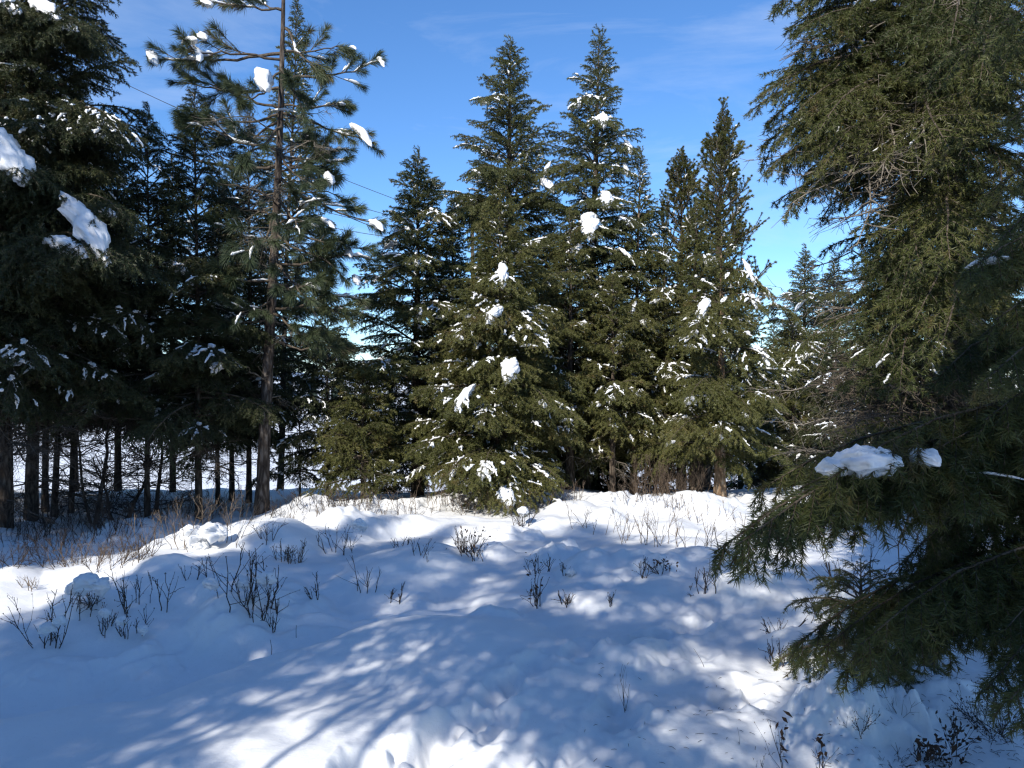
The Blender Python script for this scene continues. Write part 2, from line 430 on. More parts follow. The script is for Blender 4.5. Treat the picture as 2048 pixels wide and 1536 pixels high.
# ------------------------------------------------------------------ branches
def fir_branch(L, seed, dens=260, nl=.028, nw=.0045, hang=.35, arch=.10, thr=(42, 66), step=.055, bare=.12, wide=.48, axr=(.006, .009), axs=.25, needle='fir', tipfill=True, name='branch', drooptwig=.35, snowk=1.0, hmin=-.15):
    rng = np.random.default_rng(seed)
    g = Geo()
    N = 12
    s = np.linspace(0, 1, N)
    wob = np.cumsum(rng.normal(0, .02 * L / N ** .5, N)); wob -= s * wob[-1]
    ax = np.stack([L * s, wob, L * arch * 4 * s * (1 - s) * (.6 + .8 * s)], 1)
    tube(g, ax, np.interp(s, [0, 1], [axr[0] + axr[1] * L, .002]), 5, 0)
    pts, dirs = [], []
    p, a = sample_poly(ax, dens, rng, max(bare, axs)); pts.append(p); dirs.append(a)
    snow_lines = [ax]
    nlat = max(5, int(L * (1 - bare) / step))
    for k in range(nlat):
        t = bare + (1 - bare) * (k + rng.uniform(0, .9)) / nlat
        t = min(t, .985)
        side = 1 if k % 2 else -1
        b = np.array([np.interp(t, s, ax[:, c]) for c in range(3)])
        i = min(int(t * (N - 1)), N - 2); T = norm(ax[i + 1] - ax[i])
        ll = L * wide * (1 - t) ** .75 * min(1, .35 + 2.2 * t) * rng.uniform(.55, 1.25) + .045
        th = R(rng.uniform(*thr))
        Y = np.array([0, 1.0, 0]) * side
        d = norm(T * cos(th) + Y * sin(th) + np.array([0, 0, rng.uniform(-hang, -hang * hmin)]))
        u = np.linspace(0, 1, 5)[:, None]
        lat = b + d * u * ll + T * (u ** 2) * ll * .12 + np.array([0, 0, -1.0]) * (u ** 2) * ll * rng.uniform(.05, drooptwig)
        tube(g, lat, np.interp(u[:, 0], [0, 1], [.0022 + .003 * ll, .0014]), 3, 0)
        p, a = sample_poly(lat, dens, rng, .05 if t > .35 else .35); pts.append(p); dirs.append(a)
        if ll > .2: snow_lines.append(lat)
        ns = int(ll / (step * .82))
        for q in range(ns):
            tt = .12 + .86 * (q + rng.uniform(0, .9)) / max(ns, 1)
            if t < .3 and tt < .4 and rng.random() < .6: continue
            j = min(int(tt * 4), 3)
            bb = lat[j] + (lat[j + 1] - lat[j]) * (tt * 4 - j)
            LT = norm(lat[j + 1] - lat[j])
            sd = 1 if q % 2 else -1
            sv = norm(np.cross(LT, np.array([0, 0, 1.0]))) * sd
            sl = (.42 * ll * (1 - tt) + .035) * rng.uniform(.6, 1.2)
            th2 = R(rng.uniform(38, 62))
            d2 = norm(LT * cos(th2) + sv * sin(th2) + np.array([0, 0, rng.uniform(-hang * 1.7, .05)]))
            u2 = np.linspace(0, 1, 3)[:, None]
            tw = bb + d2 * u2 * sl + np.array([0, 0, -1.0]) * u2 ** 2 * sl * rng.uniform(0, drooptwig * 1.2)
            tube(g, tw, [.0018, .0015, .0011], 3, 0)
            p, a = sample_poly(tw, dens, rng, .0); pts.append(p); dirs.append(a)
    pts = np.concatenate(pts); dirs = np.concatenate(dirs)
    needles(g, pts, dirs, nl, nw, R(28), R(72), rng, 1, .25)
    me = g.mesh(name, [M['twig'], M[needle]])
    # snow lying along the upper side of the wood
    sg = Geo()
    for ln_ in snow_lines:
        tot = np.linalg.norm(np.diff(ln_, axis=0), axis=1).sum()
        for _ in range(max(1, int(tot * 3.4 * rng.uniform(.4, 1)))):
            if rng.random() < .3: continue
            ext = min(.8, rng.uniform(.05, .22) / max(tot, .05)); t0 = rng.uniform(.1, max(.12, 1 - ext))
            u = np.linspace(t0, min(1, t0 + ext), 7) * (len(ln_) - 1)
            i = np.clip(u.astype(int), 0, len(ln_) - 2); f = (u - i)[:, None]
            C = ln_[i] + (ln_[i + 1] - ln_[i]) * f
            pr = np.sin(np.linspace(.12, pi - .12, 7)) ** .5 * rng.uniform(.007, .021) * rng.uniform(.45, 1.4, 7) * snowk
            C = C + np.stack([0 * pr, rng.normal(0, .009, 7) * snowk, pr * .75 + .004], 1)
            tube(sg, C, pr, 6, 0)
            for _q in range(2):
                cc = C[rng.integers(1, 6)] + rng.normal(0, .018, 3) * snowk; rr = rng.uniform(.006, .018) * snowk
                tube(sg, cc + np.array([[-rr, 0, 0], [-.6 * rr, 0, .1 * rr], [.2 * rr, .2 * rr, 0], [rr, 0, -.2 * rr]]), [.1 * rr, .8 * rr, .9 * rr, .1 * rr], 6, 0)
    if sg.n == 0: tube(sg, ax[5:8] + np.array([0, 0, .01]), [.004, .02, .004], 6)
    return me, sg.mesh('snow_patch', [M['clump']], True)

def pine_branch(L, seed, nl=.15, nw=.0044, nshoot=7, tuft=.22, per=210, up=.0, needle='pine', name='branch'):
    rng = np.random.default_rng(seed); g = Geo()
    N = 12; s = np.linspace(0, 1, N)
    wob = np.cumsum(rng.normal(0, .07 * L / N ** .5, N)); wob -= s * wob[-1]
    wz = np.cumsum(rng.normal(0, .05 * L / N ** .5, N)); wz -= s * wz[-1]
    ax = np.stack([L * s, wob, wz + up * L * (s ** 2 - s)], 1)
    tube(g, ax, np.interp(s, [0, 1], [.010 + .008 * L, .006]), 6, 0)
    shoots = [ax[-4:]]
    for k in range(nshoot):
        t = rng.uniform(.42, .97) if k > 1 else rng.uniform(.3, .6)
        b = np.array([np.interp(t, s, ax[:, c]) for c in range(3)])
        ll = rng.uniform(.14, .42) * (1.25 - t) * min(L, 1.5) + .09
        d = norm(np.array([rng.uniform(.5, 1.1), rng.choice([-1, 1]) * rng.uniform(.3, 1.1), rng.uniform(-.35, .75)]))
        u = np.linspace(0, 1, 6)[:, None]
        sh = b + d * u * ll + np.array([.3, 0, .35]) * u ** 2 * ll * rng.uniform(-.2, .6)
        tube(g, sh, np.interp(u[:, 0], [0, 1], [.006, .0045]), 5, 0)
        shoots.append(sh)
    for sh in shoots:
        tot = np.linalg.norm(np.diff(sh, axis=0), axis=1).sum()
        keep = min(.97, tuft * rng.uniform(.7, 1.1) / tot)
        p, a = sample_poly(sh, per * 3.4, rng, max(0.02, 1 - keep))
        needles(g, p, a, nl, nw, R(12), R(58), rng, 1, 0, .12, True)
        p, a = np.repeat(sh[-1:], 64, 0), np.repeat(sh[-1:] - sh[-2:-1], 64, 0)
        needles(g, p, a, nl, nw, R(4), R(48), rng, 1, 0, .06, True)
    me = g.mesh(name, [M['twig'], M[needle]])
    sg = Geo()
    for ln_ in shoots + [ax]:
        if rng.random() < .6: continue
        n = len(ln_); i0 = rng.integers(0, max(1, n - 3)); C = ln_[i0:i0 + 4]
        u = np.linspace(0, len(C) - 1.001, 7); i = u.astype(int); C = C[i] + (C[np.minimum(i + 1, len(C) - 1)] - C[i]) * (u - i)[:, None]
        pr = np.sin(np.linspace(.12, pi - .12, 7)) ** .6 * rng.uniform(.010, .022) * rng.uniform(.5, 1.4, 7)
        tube(sg, C + np.stack([0 * pr, 0 * pr, pr * .75 + .008], 1), pr, 6)
    if sg.n == 0: tube(sg, ax[5:8] + np.array([0, 0, .01]), [.004, .02, .004], 6)
    return me, sg.mesh('snow_patch', [M['clump']], True)

def dead_branch(L, seed, matl='grey_twig', fine=1.0):
    rng = np.random.default_rng(seed); g = Geo()
    N = 10; s = np.linspace(0, 1, N)
    w = np.cumsum(rng.normal(0, .10 * L / N ** .5, (N, 2)), axis=0)
    ax = np.stack([L * s, w[:, 0], w[:, 1] - .12 * L * s ** 2], 1)
    tube(g, ax, np.interp(s, [0, 1], [.004 + .006 * L, .0018]), 5)
    for k in range(int(L * 22)):
        t = rng.uniform(.12, 1); b = np.array([np.interp(t, s, ax[:, c]) for c in range(3)])
        ll = L * .42 * (1.1 - t) * rng.uniform(.4, 1.2)
        d = norm(np.array([rng.uniform(.3, 1), rng.choice([-1, 1]) * rng.uniform(.4, 1), rng.uniform(-.7, .3)]))
        u = np.linspace(0, 1, 5)[:, None]
        c = b + d * u * ll + np.cumsum(rng.normal(0, .05 * ll, (5, 3)), axis=0)
        tube(g, c, np.interp(u[:, 0], [0, 1], [.0032, .0014]), 3)
        for q in range(int(ll * 16 * fine)):
            bb = c[rng.integers(0, 5)]; sl = rng.uniform(.04, .16)
            dd = norm(rng.normal(size=3) + d * .8 + np.array([0, 0, -.4]))
            v = np.linspace(0, 1, 3)[:, None]
            tube(g, bb + dd * v * sl + rng.normal(0, .008, (3, 3)) * v, [.0018, .0015, .001], 3)
    return g.mesh('dead_branch', [M[matl]]), None

LIB = {}
def lib(key, sizes, fn, nvar=3, **kw):
    LIB[key] = [(L, [fn(L, 1000 + 97 * i + 13 * v + len(key) * 7, **kw) for v in range(nvar)]) for i, L in enumerate(sizes)]

FAR = dict(nl=.033, nw=.0080, wide=.56)
lib('fir', [.3, .6, 1.0, 1.5], fir_branch, 3, needle='fir', dens=360, hang=.45, drooptwig=.5, **FAR)
lib('spruce', [.3, .6, 1.0, 1.5, 2.0], fir_branch, 3, needle='spruce', dens=340, hang=.35, **FAR)
lib('dark', [.3, .6, 1.0, 1.5, 2.0], fir_branch, 3, needle='shaded_fir', dens=320, hang=.5, drooptwig=.55, **FAR)
lib('near', [.4, .8, 1.3, 1.8], fir_branch, 3, needle='close', dens=470, nl=.029, nw=.0046, hang=.4, drooptwig=.4, bare=.22, wide=.42, snowk=.45, thr=(35, 58))
lib('close', [.8, 1.5, 2.1], fir_branch, 3, needle='close', dens=900, nl=.029, nw=.0028, hang=.95, hmin=.2, drooptwig=.5, step=.036, bare=.06, wide=.17, arch=.10, snowk=.5, axr=(.004, .004), axs=.06, thr=(28, 52))
lib('pine', [.6, 1.1, 1.6], pine_branch, 4)
lib('lodge', [.35, .7, 1.1], pine_branch, 3, nl=.05, nw=.0048, nshoot=9, tuft=.30, per=85, up=.35, needle='fir')
lib('dead', [.45, .9, 1.4], dead_branch, 3)
lib('deaddark', [.45, .9, 1.4], dead_branch, 3, matl='twig')

# ------------------------------------------------------------------ objects
def tag(o, label=None, cat=None, group=None, kind=None):
    if label: o['label'] = label
    if cat: o['category'] = cat
    if group: o['group'] = group
    if kind: o['kind'] = kind
    return o

def obj(name, me, parent=None):
    o = bpy.data.objects.new(name, me); COL.objects.link(o)
    if parent: o.parent = parent
    return o

def trunk_mesh(h, r, rng, mats, lean=(0, 0), k=14, rough=.12, flare=.25):
    n = max(24, int(h / .13)); t = np.linspace(0, 1, n)
    a, b = rng.uniform(0, 6, 2)
    X = lean[0] * t + .02 * h * .3 * np.sin(t * 5 + a) * t * (1 - t) * 2
    Y = lean[1] * t + .02 * h * .3 * np.sin(t * 4 + b) * t * (1 - t) * 2
    P = np.stack([X, Y, t * h - .15 * (t == 0) - 0.0], 1)
    P[0, 2] = -.5
    rr = r * ((1 - t) ** .85 * .97 + .03) + r * flare * np.exp(-t * h / .22)
    an = np.arange(k) / k * 2 * pi
    V = np.zeros((n, k, 3))
    dis = 1 + rough * vnoise(an[None] * 3.0 + 0 * t[:, None], t[:, None] * h * 5.0 + an[None] * .5, int(a * 100)) * .8
    V[..., 0] = P[:, None, 0] + rr[:, None] * dis * np.cos(an)
    V[..., 1] = P[:, None, 1] + rr[:, None] * dis * np.sin(an)
    V[..., 2] = P[:, None, 2]
    g = Geo()
    i = np.arange(n - 1)[:, None] * k; j = np.arange(k)[None]
    g.add(V.reshape(-1, 3), np.stack([i + j, i + (j + 1) % k, i + k + (j + 1) % k, i + k + j], -1).reshape(-1, 4))
    return g.mesh('trunk', mats, True), P

def add_branch(root, key, loc, az, pitch, L, rng, roll=None, snow=0.0, name='branch'):
    sizes = LIB[key]
    i = int(np.argmin([abs(math.log(L / s[0])) for s in sizes]))
    S, var = sizes[i]
    me, sm = var[rng.integers(len(var))]
    b = bpy.data.objects.new(name, me); COL.objects.link(b)
    b.parent = root
    b.location = loc
    b.rotation_euler = (rng.normal(0, .25) if roll is None else roll, -pitch, az)
    f = L / S
    b.scale = (f, f * (1 if rng.random() < .5 else -1) if name == 'dead_branch' else f, f)
    if sm is not None and rng.random() < snow:
        c = bpy.data.objects.new('snow_patch', sm); COL.objects.link(c); c.parent = b; c['kind'] = 'stuff'
    return b

TREES = {}
GL, GC, GR = 'firs in the shaded stand on the left', 'sunlit conifers across the clearing', 'firs behind the clearing on the right'
def tree(key, label, group, x, y, top, r, cb, rad, sp='fir', bark='bark', per_m=17, pw=.85, snow=.35, dead=0, deadkey='deaddark', seed=0,
         lean=(0, 0), up=(-16, 48), name='fir_tree', cat='fir tree', base_z=None, deadz=None, fat=0.0, irr=.22, whorl=.30):
    """cb: height of the lowest live branches, rad: longest branch, up: pitch of lowest and topmost branches"""
    rng = np.random.default_rng(seed + 7)
    z0 = hz(x, y) if base_z is None else base_z
    h = top - z0
    root = bpy.data.objects.new(name, None); COL.objects.link(root)
    root.location = (x, y, z0); root.empty_display_size = .2
    tag(root, label, cat, group)
    tm, P = trunk_mesh(h, r * (.55 if group == GL else 1), rng, [M[bark]], lean)
    obj('trunk', tm, root)
    def at(z): return Vector((float(np.interp(z, P[:, 2], P[:, 0])), float(np.interp(z, P[:, 2], P[:, 1])), z))
    n = int((h - cb) * per_m * 1.45)
    n = min(n, 285)
    ga = rng.uniform(0, 6)
    for k in range(n):
        t = (k + rng.uniform(0, 1)) / n
        t = .25 * t + .75 * (1 - (1 - t) ** 1.3); z = cb + (h - cb) * t
        zs = whorl * (1 - .45 * t); z = min(h * .985, max(cb, (math.floor(z / zs) + .5 + rng.normal(0, .17)) * zs)) if whorl and t < .55 else z
        prof = (1 - t) ** pw
        if fat: prof = prof * (1 - fat) + fat * (1 - t ** 3)
        L = rad * prof * rng.uniform(1 - irr * 1.6, 1 + irr) * (min(1, .75 + t * 3)) + .10
        ga += 2.399 + rng.normal(0, .25)
        pit = R(up[0] + (up[1] - up[0]) * t ** 1.15 + rng.normal(0, 7))
        add_branch(root, sp, at(z), ga, pit, L, rng, None, snow * (1 - .5 * t))
    # leader
    add_branch(root, sp, at(h * .985), ga, R(88), min(.35, .12 * h ** .5), rng, 0, 0)
    lo, hi = deadz or (.25, cb + .6)
    for k in range(dead):
        z = rng.uniform(lo, hi)
        add_branch(root, deadkey, at(z), rng.uniform(0, 2 * pi), R(rng.normal(-4, 12)), rng.uniform(.35, 1.15) * min(1.3, .4 + rad * .7), rng, None, 0, 'dead_branch')
    TREES[key] = (root, at, sp, rng, h)
    return root

def ptree(key, label, group, bx, d, topy, **kw):
    x = (bx - 1024) / FPX * d
    top = CAMZ - (topy - 768) / FPX * d
    return tree(key, label, group, x, d, top, **kw)

def limb(key, tip, z_off=.35, snow=.0, sp=None, roll=0.0, zfix=None, grow=1.06):
    """one more branch of a tree, its tip at the point given"""
    root, at, sp0, rng, h = TREES[key]
    t = Vector(tip) - root.location
    z = min(h * .97, t.z + z_off) if zfix is None else zfix
    o = at(z); v = t - o
    L = v.length * grow
    return add_branch(root, sp or sp0, o, math.atan2(v.y, v.x), math.asin(max(-1, min(1, v.z / v.length))), L, rng, roll, snow)

# lumps of snow lying on branches
def clump_mesh(A, B, th, seed, sub=3, ragged=.5, width=1.0):
    """snow draped from A to B (local points), th thick"""
    import bmesh
    bm = bmesh.new(); bmesh.ops.create_icosphere(bm, subdivisions=sub, radius=1.0)
    rng = np.random.default_rng(seed)
    A = np.array(A, float); B = np.array(B, float)
    V = np.array([v.co[:] for v in bm.verts]); F = np.array([[v.index for v in f.verts] for f in bm.faces])
    bm.free()
    ax = B - A; ln = np.linalg.norm(ax); X = ax / max(ln, 1e-6)
    Yv = np.cross(np.array([0, 0, 1.0]), X)
    Yv = Yv / np.linalg.norm(Yv) if np.linalg.norm(Yv) > .2 else np.array([1.0, 0, 0])
    Z = np.cross(X, Yv)
    a, b, c = V[:, 0], V[:, 1], V[:, 2]
    off = rng.uniform(0, 50, 3)
    hl = ln / 2 + th * .45
    out = np.zeros_like(V)
    for i in range(len(V)):
        q = Vector(((a[i] * hl / th) * 1.1 + off[0], b[i] * 1.3 + off[1], c[i] * 1.2 + off[2]))
        n1 = mnoise.noise(q); n2 = mnoise.noise(q * 2.7); n3 = mnoise.noise(q * 6.5)
        k = 1 + .48 * n1 + .36 * n2 + .18 * n3
        body = .55 + .45 * (1 - (a[i] * .9) ** 2)
        lobe = mnoise.noise(Vector((a[i] * hl / th * 1.7 + off[2], 3.1 if b[i] > 0 else 7.7, off[0])))
        w = th * .62 * width * k * body * b[i] * (1 + .55 * lobe)
        zz = th * .5 * k * body * (c[i] if c[i] > 0 else c[i] * .7)
        if c[i] < .25:
            fr = mnoise.noise(Vector((a[i] * hl / th * 3.2 + off[1], b[i] * 2.4, off[2])))
            zz -= ragged * th * max(0, fr) * (.25 - c[i]) * 1.1
        out[i] = (a[i] * hl * (1 + .10 * n2), w, zz - .10 * hl * (a[i] ** 2))
    P = (A + B) / 2 + out[:, :1] * X + out[:, 1:2] * Yv + out[:, 2:] * Z
    g = Geo(); g.add(P, F)
    return g.mesh('snow_clump', [M['clump']], True)

def clump(key, a, b, th, d, seed, branch=True, label=None, sub=3, ragged=.5, width=1.0, name='snow_clump', sp=None, tilt=.25):
    """a, b: pixels between which the snow lies, th: its thickness in pixels, d: how far off"""
    root = TREES[key][0]
    pa, pb = px(a[0], a[1], d + tilt * .5), px(b[0], b[1], d - tilt * .5)
    if abs(a[0] - b[0]) + abs(a[1] - b[1]) < 3: pb.x += .02
    t = th / FPX * d
    o = obj(name, clump_mesh(pa - root.location, pb - root.location, t, seed, sub, ragged, width), root)
    if label: o['label'] = label
    if branch:
        low = pb if (pb - root.location).xy.length > (pa - root.location).xy.length else pa
        v = (low - root.location).xy.normalized()
        limb(key, low + Vector((v.x, v.y, 0)) * (.06 + t * .2) - Vector((0, 0, t * .35)), .30, .6, sp)
    return o

# ------------------------------------------------------------------ the ground
def ground():
    th_f = np.linspace(-42, 42, 760); th_b = np.concatenate([np.linspace(-180, -42, 70)[:-1], th_f, np.linspace(42, 180, 70)[1:-1]])
    th = np.radians(th_b)
    r = np.concatenate([np.linspace(.15, 2.3, 18)[:-1], np.geomspace(2.3, 13.5, 430)[:-1], np.geomspace(13.5, 60, 60)[:-1], np.geomspace(60, 3800, 50)])
    X = r[:, None] * np.sin(th)[None]; Y = r[:, None] * np.cos(th)[None]
    Z = H(X.ravel(), Y.ravel()).reshape(X.shape)
    n, k = X.shape
    V = np.stack([X, Y, Z], -1).reshape(-1, 3)
    i = np.arange(n - 1)[:, None] * k; j = np.arange(k)[None]
    F = np.stack([i + j, i + k + j, i + k + (j + 1) % k, i + (j + 1) % k], -1).reshape(-1, 4)
    g = Geo(); g.add(V, F)
    c = len(V)
    Vc = np.array([[0, 0, float(Z[0].mean())]])
    g.add(np.concatenate([Vc, V[:k]]), np.array([[0, 1 + q, 1 + (q + 1) % k] for q in range(k)])[:, [0, 1, 2]])
    o = obj('snow_ground', g.mesh('snow_ground', [M['snow']], True))
    tag(o, kind='structure')
ground()

# far hills and a far-off wood across the field
def hills():
    g = Geo()
    for (dist, hgt, seed) in ((3000, 62, 3),):
        th = np.radians(np.linspace(-60, 60, 160))
        hh = hgt * (.55 + .35 * fbm(th * 6, th * 0 + 1, seed, 5)) + 20
        rows = []
        for q, f in ((0, 0), (.35, .45), (.7, .85), (1.0, 1.0), (1.5, .6), (2.0, -.3)):
            rr = dist + q * 900
            rows.append(np.stack([rr * np.sin(th), rr * np.cos(th), hh * f - 10 + 12 * vnoise(th * 40, th * 0 + q * 3, 8)], 1))
        V = np.array(rows); n, k = V.shape[:2]
        i = np.arange(n - 1)[:, None] * k; j = np.arange(k - 1)[None]
        g.add(V.reshape(-1, 3), np.stack([i + j, i + j + 1, i + k + j + 1, i + k + j], -1).reshape(-1, 4))
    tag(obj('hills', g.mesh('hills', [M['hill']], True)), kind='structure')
hills()

def far_wood():
    rng = np.random.default_rng(5); g = Geo()
    for q in range(170):
        d = rng.uniform(135, 190); a = R(rng.uniform(-48, 48))
        x, y = d * sin(a), d * cos(a); z = hz(x, y) - .2
        h = rng.uniform(6, 12); rad = h * rng.uniform(.14, .2); lay = 9; k = 9
        for e in range(lay):
            t = e / lay
            zb = z + h * (.08 + .92 * t) - h * .03; zt = z + h * min(1, .08 + .92 * (t + 1.9 / lay)); rr = rad * (1 - t) ** .9 + .08
            an = np.arange(k) / k * 2 * pi + rng.uniform(0, 6)
            rj = rr * rng.uniform(.55, 1.25, k)
            V = np.concatenate([[[x, y, zt]], np.stack([x + rj * np.cos(an), y + rj * np.sin(an), zb + rng.normal(0, h * .02, k)], 1)])
            g.add(V, np.array([[0, 1 + w, 1 + (w + 1) % k] for w in range(k)]))
    tag(obj('far_wood', g.mesh('far_wood', [M['far_wood']])), 'dark far-off conifer wood across the snowy field', 'wood', kind='stuff')
far_wood()

# ------------------------------------------------------------------ trees
def left_stand():
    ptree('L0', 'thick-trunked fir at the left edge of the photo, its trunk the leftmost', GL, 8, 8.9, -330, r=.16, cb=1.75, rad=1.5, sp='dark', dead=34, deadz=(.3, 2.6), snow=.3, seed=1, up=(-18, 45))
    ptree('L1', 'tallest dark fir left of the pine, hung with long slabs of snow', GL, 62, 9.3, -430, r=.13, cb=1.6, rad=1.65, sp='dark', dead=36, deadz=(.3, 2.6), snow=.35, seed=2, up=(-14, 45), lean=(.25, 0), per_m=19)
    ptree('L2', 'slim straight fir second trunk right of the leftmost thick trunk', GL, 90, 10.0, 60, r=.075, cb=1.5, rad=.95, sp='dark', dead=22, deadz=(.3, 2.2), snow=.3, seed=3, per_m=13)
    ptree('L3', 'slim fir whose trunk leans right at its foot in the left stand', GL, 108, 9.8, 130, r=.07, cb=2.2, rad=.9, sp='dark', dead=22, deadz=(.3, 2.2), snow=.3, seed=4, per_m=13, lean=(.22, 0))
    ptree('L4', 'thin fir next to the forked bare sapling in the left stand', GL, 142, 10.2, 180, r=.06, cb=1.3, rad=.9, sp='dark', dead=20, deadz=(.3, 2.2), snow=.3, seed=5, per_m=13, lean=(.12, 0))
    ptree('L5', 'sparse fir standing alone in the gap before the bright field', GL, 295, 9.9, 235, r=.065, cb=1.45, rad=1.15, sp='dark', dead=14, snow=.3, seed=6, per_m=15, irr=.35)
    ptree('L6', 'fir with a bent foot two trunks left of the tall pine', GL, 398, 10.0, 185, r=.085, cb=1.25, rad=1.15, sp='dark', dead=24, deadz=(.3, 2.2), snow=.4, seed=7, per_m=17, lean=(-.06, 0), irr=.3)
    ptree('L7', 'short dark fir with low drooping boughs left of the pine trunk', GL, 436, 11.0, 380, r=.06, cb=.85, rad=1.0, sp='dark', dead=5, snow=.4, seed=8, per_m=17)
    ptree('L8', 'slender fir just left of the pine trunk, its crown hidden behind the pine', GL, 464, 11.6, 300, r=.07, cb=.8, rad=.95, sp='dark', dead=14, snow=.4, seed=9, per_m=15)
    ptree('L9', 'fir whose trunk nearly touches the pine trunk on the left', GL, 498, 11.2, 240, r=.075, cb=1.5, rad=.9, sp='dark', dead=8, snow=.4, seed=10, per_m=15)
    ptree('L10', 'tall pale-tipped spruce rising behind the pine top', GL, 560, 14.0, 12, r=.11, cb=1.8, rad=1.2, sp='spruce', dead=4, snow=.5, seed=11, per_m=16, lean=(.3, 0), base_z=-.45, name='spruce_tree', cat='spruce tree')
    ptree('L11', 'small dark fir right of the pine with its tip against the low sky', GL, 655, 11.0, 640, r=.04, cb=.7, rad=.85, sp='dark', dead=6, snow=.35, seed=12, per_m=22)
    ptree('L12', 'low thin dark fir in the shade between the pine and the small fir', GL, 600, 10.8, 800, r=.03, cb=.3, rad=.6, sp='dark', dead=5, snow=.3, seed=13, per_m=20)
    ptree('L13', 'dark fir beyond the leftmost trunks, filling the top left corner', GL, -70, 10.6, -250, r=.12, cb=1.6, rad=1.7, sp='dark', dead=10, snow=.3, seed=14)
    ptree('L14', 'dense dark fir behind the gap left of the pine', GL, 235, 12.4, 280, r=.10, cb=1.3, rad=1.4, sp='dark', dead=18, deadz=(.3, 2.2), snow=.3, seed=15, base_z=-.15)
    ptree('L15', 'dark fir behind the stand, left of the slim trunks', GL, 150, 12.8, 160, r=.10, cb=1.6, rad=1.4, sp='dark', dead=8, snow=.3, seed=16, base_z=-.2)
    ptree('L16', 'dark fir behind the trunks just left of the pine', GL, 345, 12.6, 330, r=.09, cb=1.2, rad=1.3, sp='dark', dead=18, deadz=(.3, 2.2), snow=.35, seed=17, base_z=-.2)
left_stand()
for (k, tx, ty, d) in [('L6', 340, 905, 9.6), ('L6', 355, 950, 9.5), ('L7', 480, 890, 10.4), ('L7', 385, 930, 10.5), ('L5', 245, 835, 9.5), ('L5', 345, 850, 9.6), ('L1', 150, 845, 8.8), ('L1', 20, 830, 8.7), ('L2', 140, 880, 9.7), ('L9', 560, 880, 10.8), ('L9', 445, 850, 10.7), ('L8', 420, 960, 11.2), ('L11', 600, 930, 10.7), ('L11', 700, 900, 10.8), ('L4', 200, 850, 9.9)]:
    limb(k, px(tx, ty, d), .22, .3)

def pine():
    ptree('pine', 'tall open pine with long needle tufts and snow balls on its tips', None, 524, 10.1, -260, r=.086, cb=4.7, rad=1.05, sp='pine', bark='pine_bark', per_m=.6,
          snow=.4, dead=30, deadkey='dead', deadz=(1.3, 5.2), seed=21, lean=(.34, 0), up=(-4, 40), name='pine_tree', cat='pine tree')
    rng = np.random.default_rng(77)
    # its long limbs one by one: where on the trunk they leave, where the tip is
    for (zy, tx, ty, dd, sn) in [(100, 310, 122, -.1, 1), (120, 372, 100, -.5, 1), (180, 350, 165, .1, .2), (105, 700, 100, .1, .4), (158, 760, 122, -.2, .8),
                                 (215, 700, 212, .1, 1), (222, 742, 285, -.3, 1), (218, 385, 160, -.2, 0), (225, 360, 245, .1, .1), (310, 365, 235, -.3, .2),
                                 (330, 690, 320, -.2, .6), (330, 300, 305, -.1, .2), (350, 758, 455, -.3, 1), (345, 700, 300, .2, .6), (400, 420, 360, -.4, .4),
                                 (450, 740, 500, -.2, .6), (450, 650, 400, -.5, .8), (470, 690, 560, -.3, .6), (490, 420, 440, -.3, .6), (530, 745, 520, .1, .8),
                                 (560, 700, 640, -.4, .6), (560, 420, 560, -.4, .6), (620, 720, 600, -.1, .6), (620, 640, 690, -.6, .7), (640, 420, 640, -.2, .7),
                                 (690, 690, 700, -.2, .7), (260, 480, 330, -.9, .5), (290, 610, 370, -.9, .5), (420, 500, 520, -.9, .5), (380, 600, 470, -1., .6),
                                 (150, 480, 215, -.7, .4), (60, 640, 150, -.5, .4), (140, 610, 235, -.6, .3), (20, 405, 5, -.2, 1), (20, 470, -5, .3, .2), (520, 620, 600, -.8, .6), (600, 470, 650, -.7, .5),
                                 (300, 620, 280, .5, .5), (430, 440, 400, .6, .5), (510, 660, 480, .5, .6), (250, 440, 290, .5, .3), (580, 640, 560, .6, .6), (380, 690, 400, .3, .6)]:
        z = px(0, zy, 10.1).z - TREES['pine'][0].location.z
        limb('pine', px(tx, ty, 10.1 + dd), zfix=z, sp='pine', snow=sn, roll=rng.normal(0, .3), grow=1.0)
    for i, (a, b, t, dd, lab) in enumerate([((300, 100), (312, 126), 19, -.1, None), ((368, 84), (392, 76), 15, -.4, None), ((398, 70), (412, 74), 14, -.3, None), ((393, 104), (400, 118), 13, -.45, None),
                                            ((519, 140), (531, 172), 30, -.65, 'largest ball of snow beside the pine trunk'), ((704, 246), (742, 286), 16, -.3, 'long bar of snow on the drooping right tip'), ((652, 345), (663, 364), 15, -.5, None), ((742, 440), (764, 456), 15, -.35, None),
                                            ((402, 3), (420, 6), 16, -.2, None), ((612, 206), (625, 210), 10, -.2, None), ((668, 210), (690, 206), 8, .1, None), ((756, 112), (768, 130), 9, -.2, None), ((700, 92), (712, 96), 6, -.1, None),
                                            ((640, 435), (668, 452), 12, -.5, None), ((600, 404), (618, 412), 12, -.3, None), ((690, 490), (702, 510), 12, -.1, None), ((612, 566), (640, 575), 9, -.5, None), ((708, 548), (716, 566), 11, -.1, None),
                                            ((440, 735), (425, 740), 14, -.4, None), ((540, 218), (592, 220), 5, -.2, None)]):
        clump('pine', a, b, t, 10.1 + dd, 300 + i, False, lab, 3, .6)
pine()

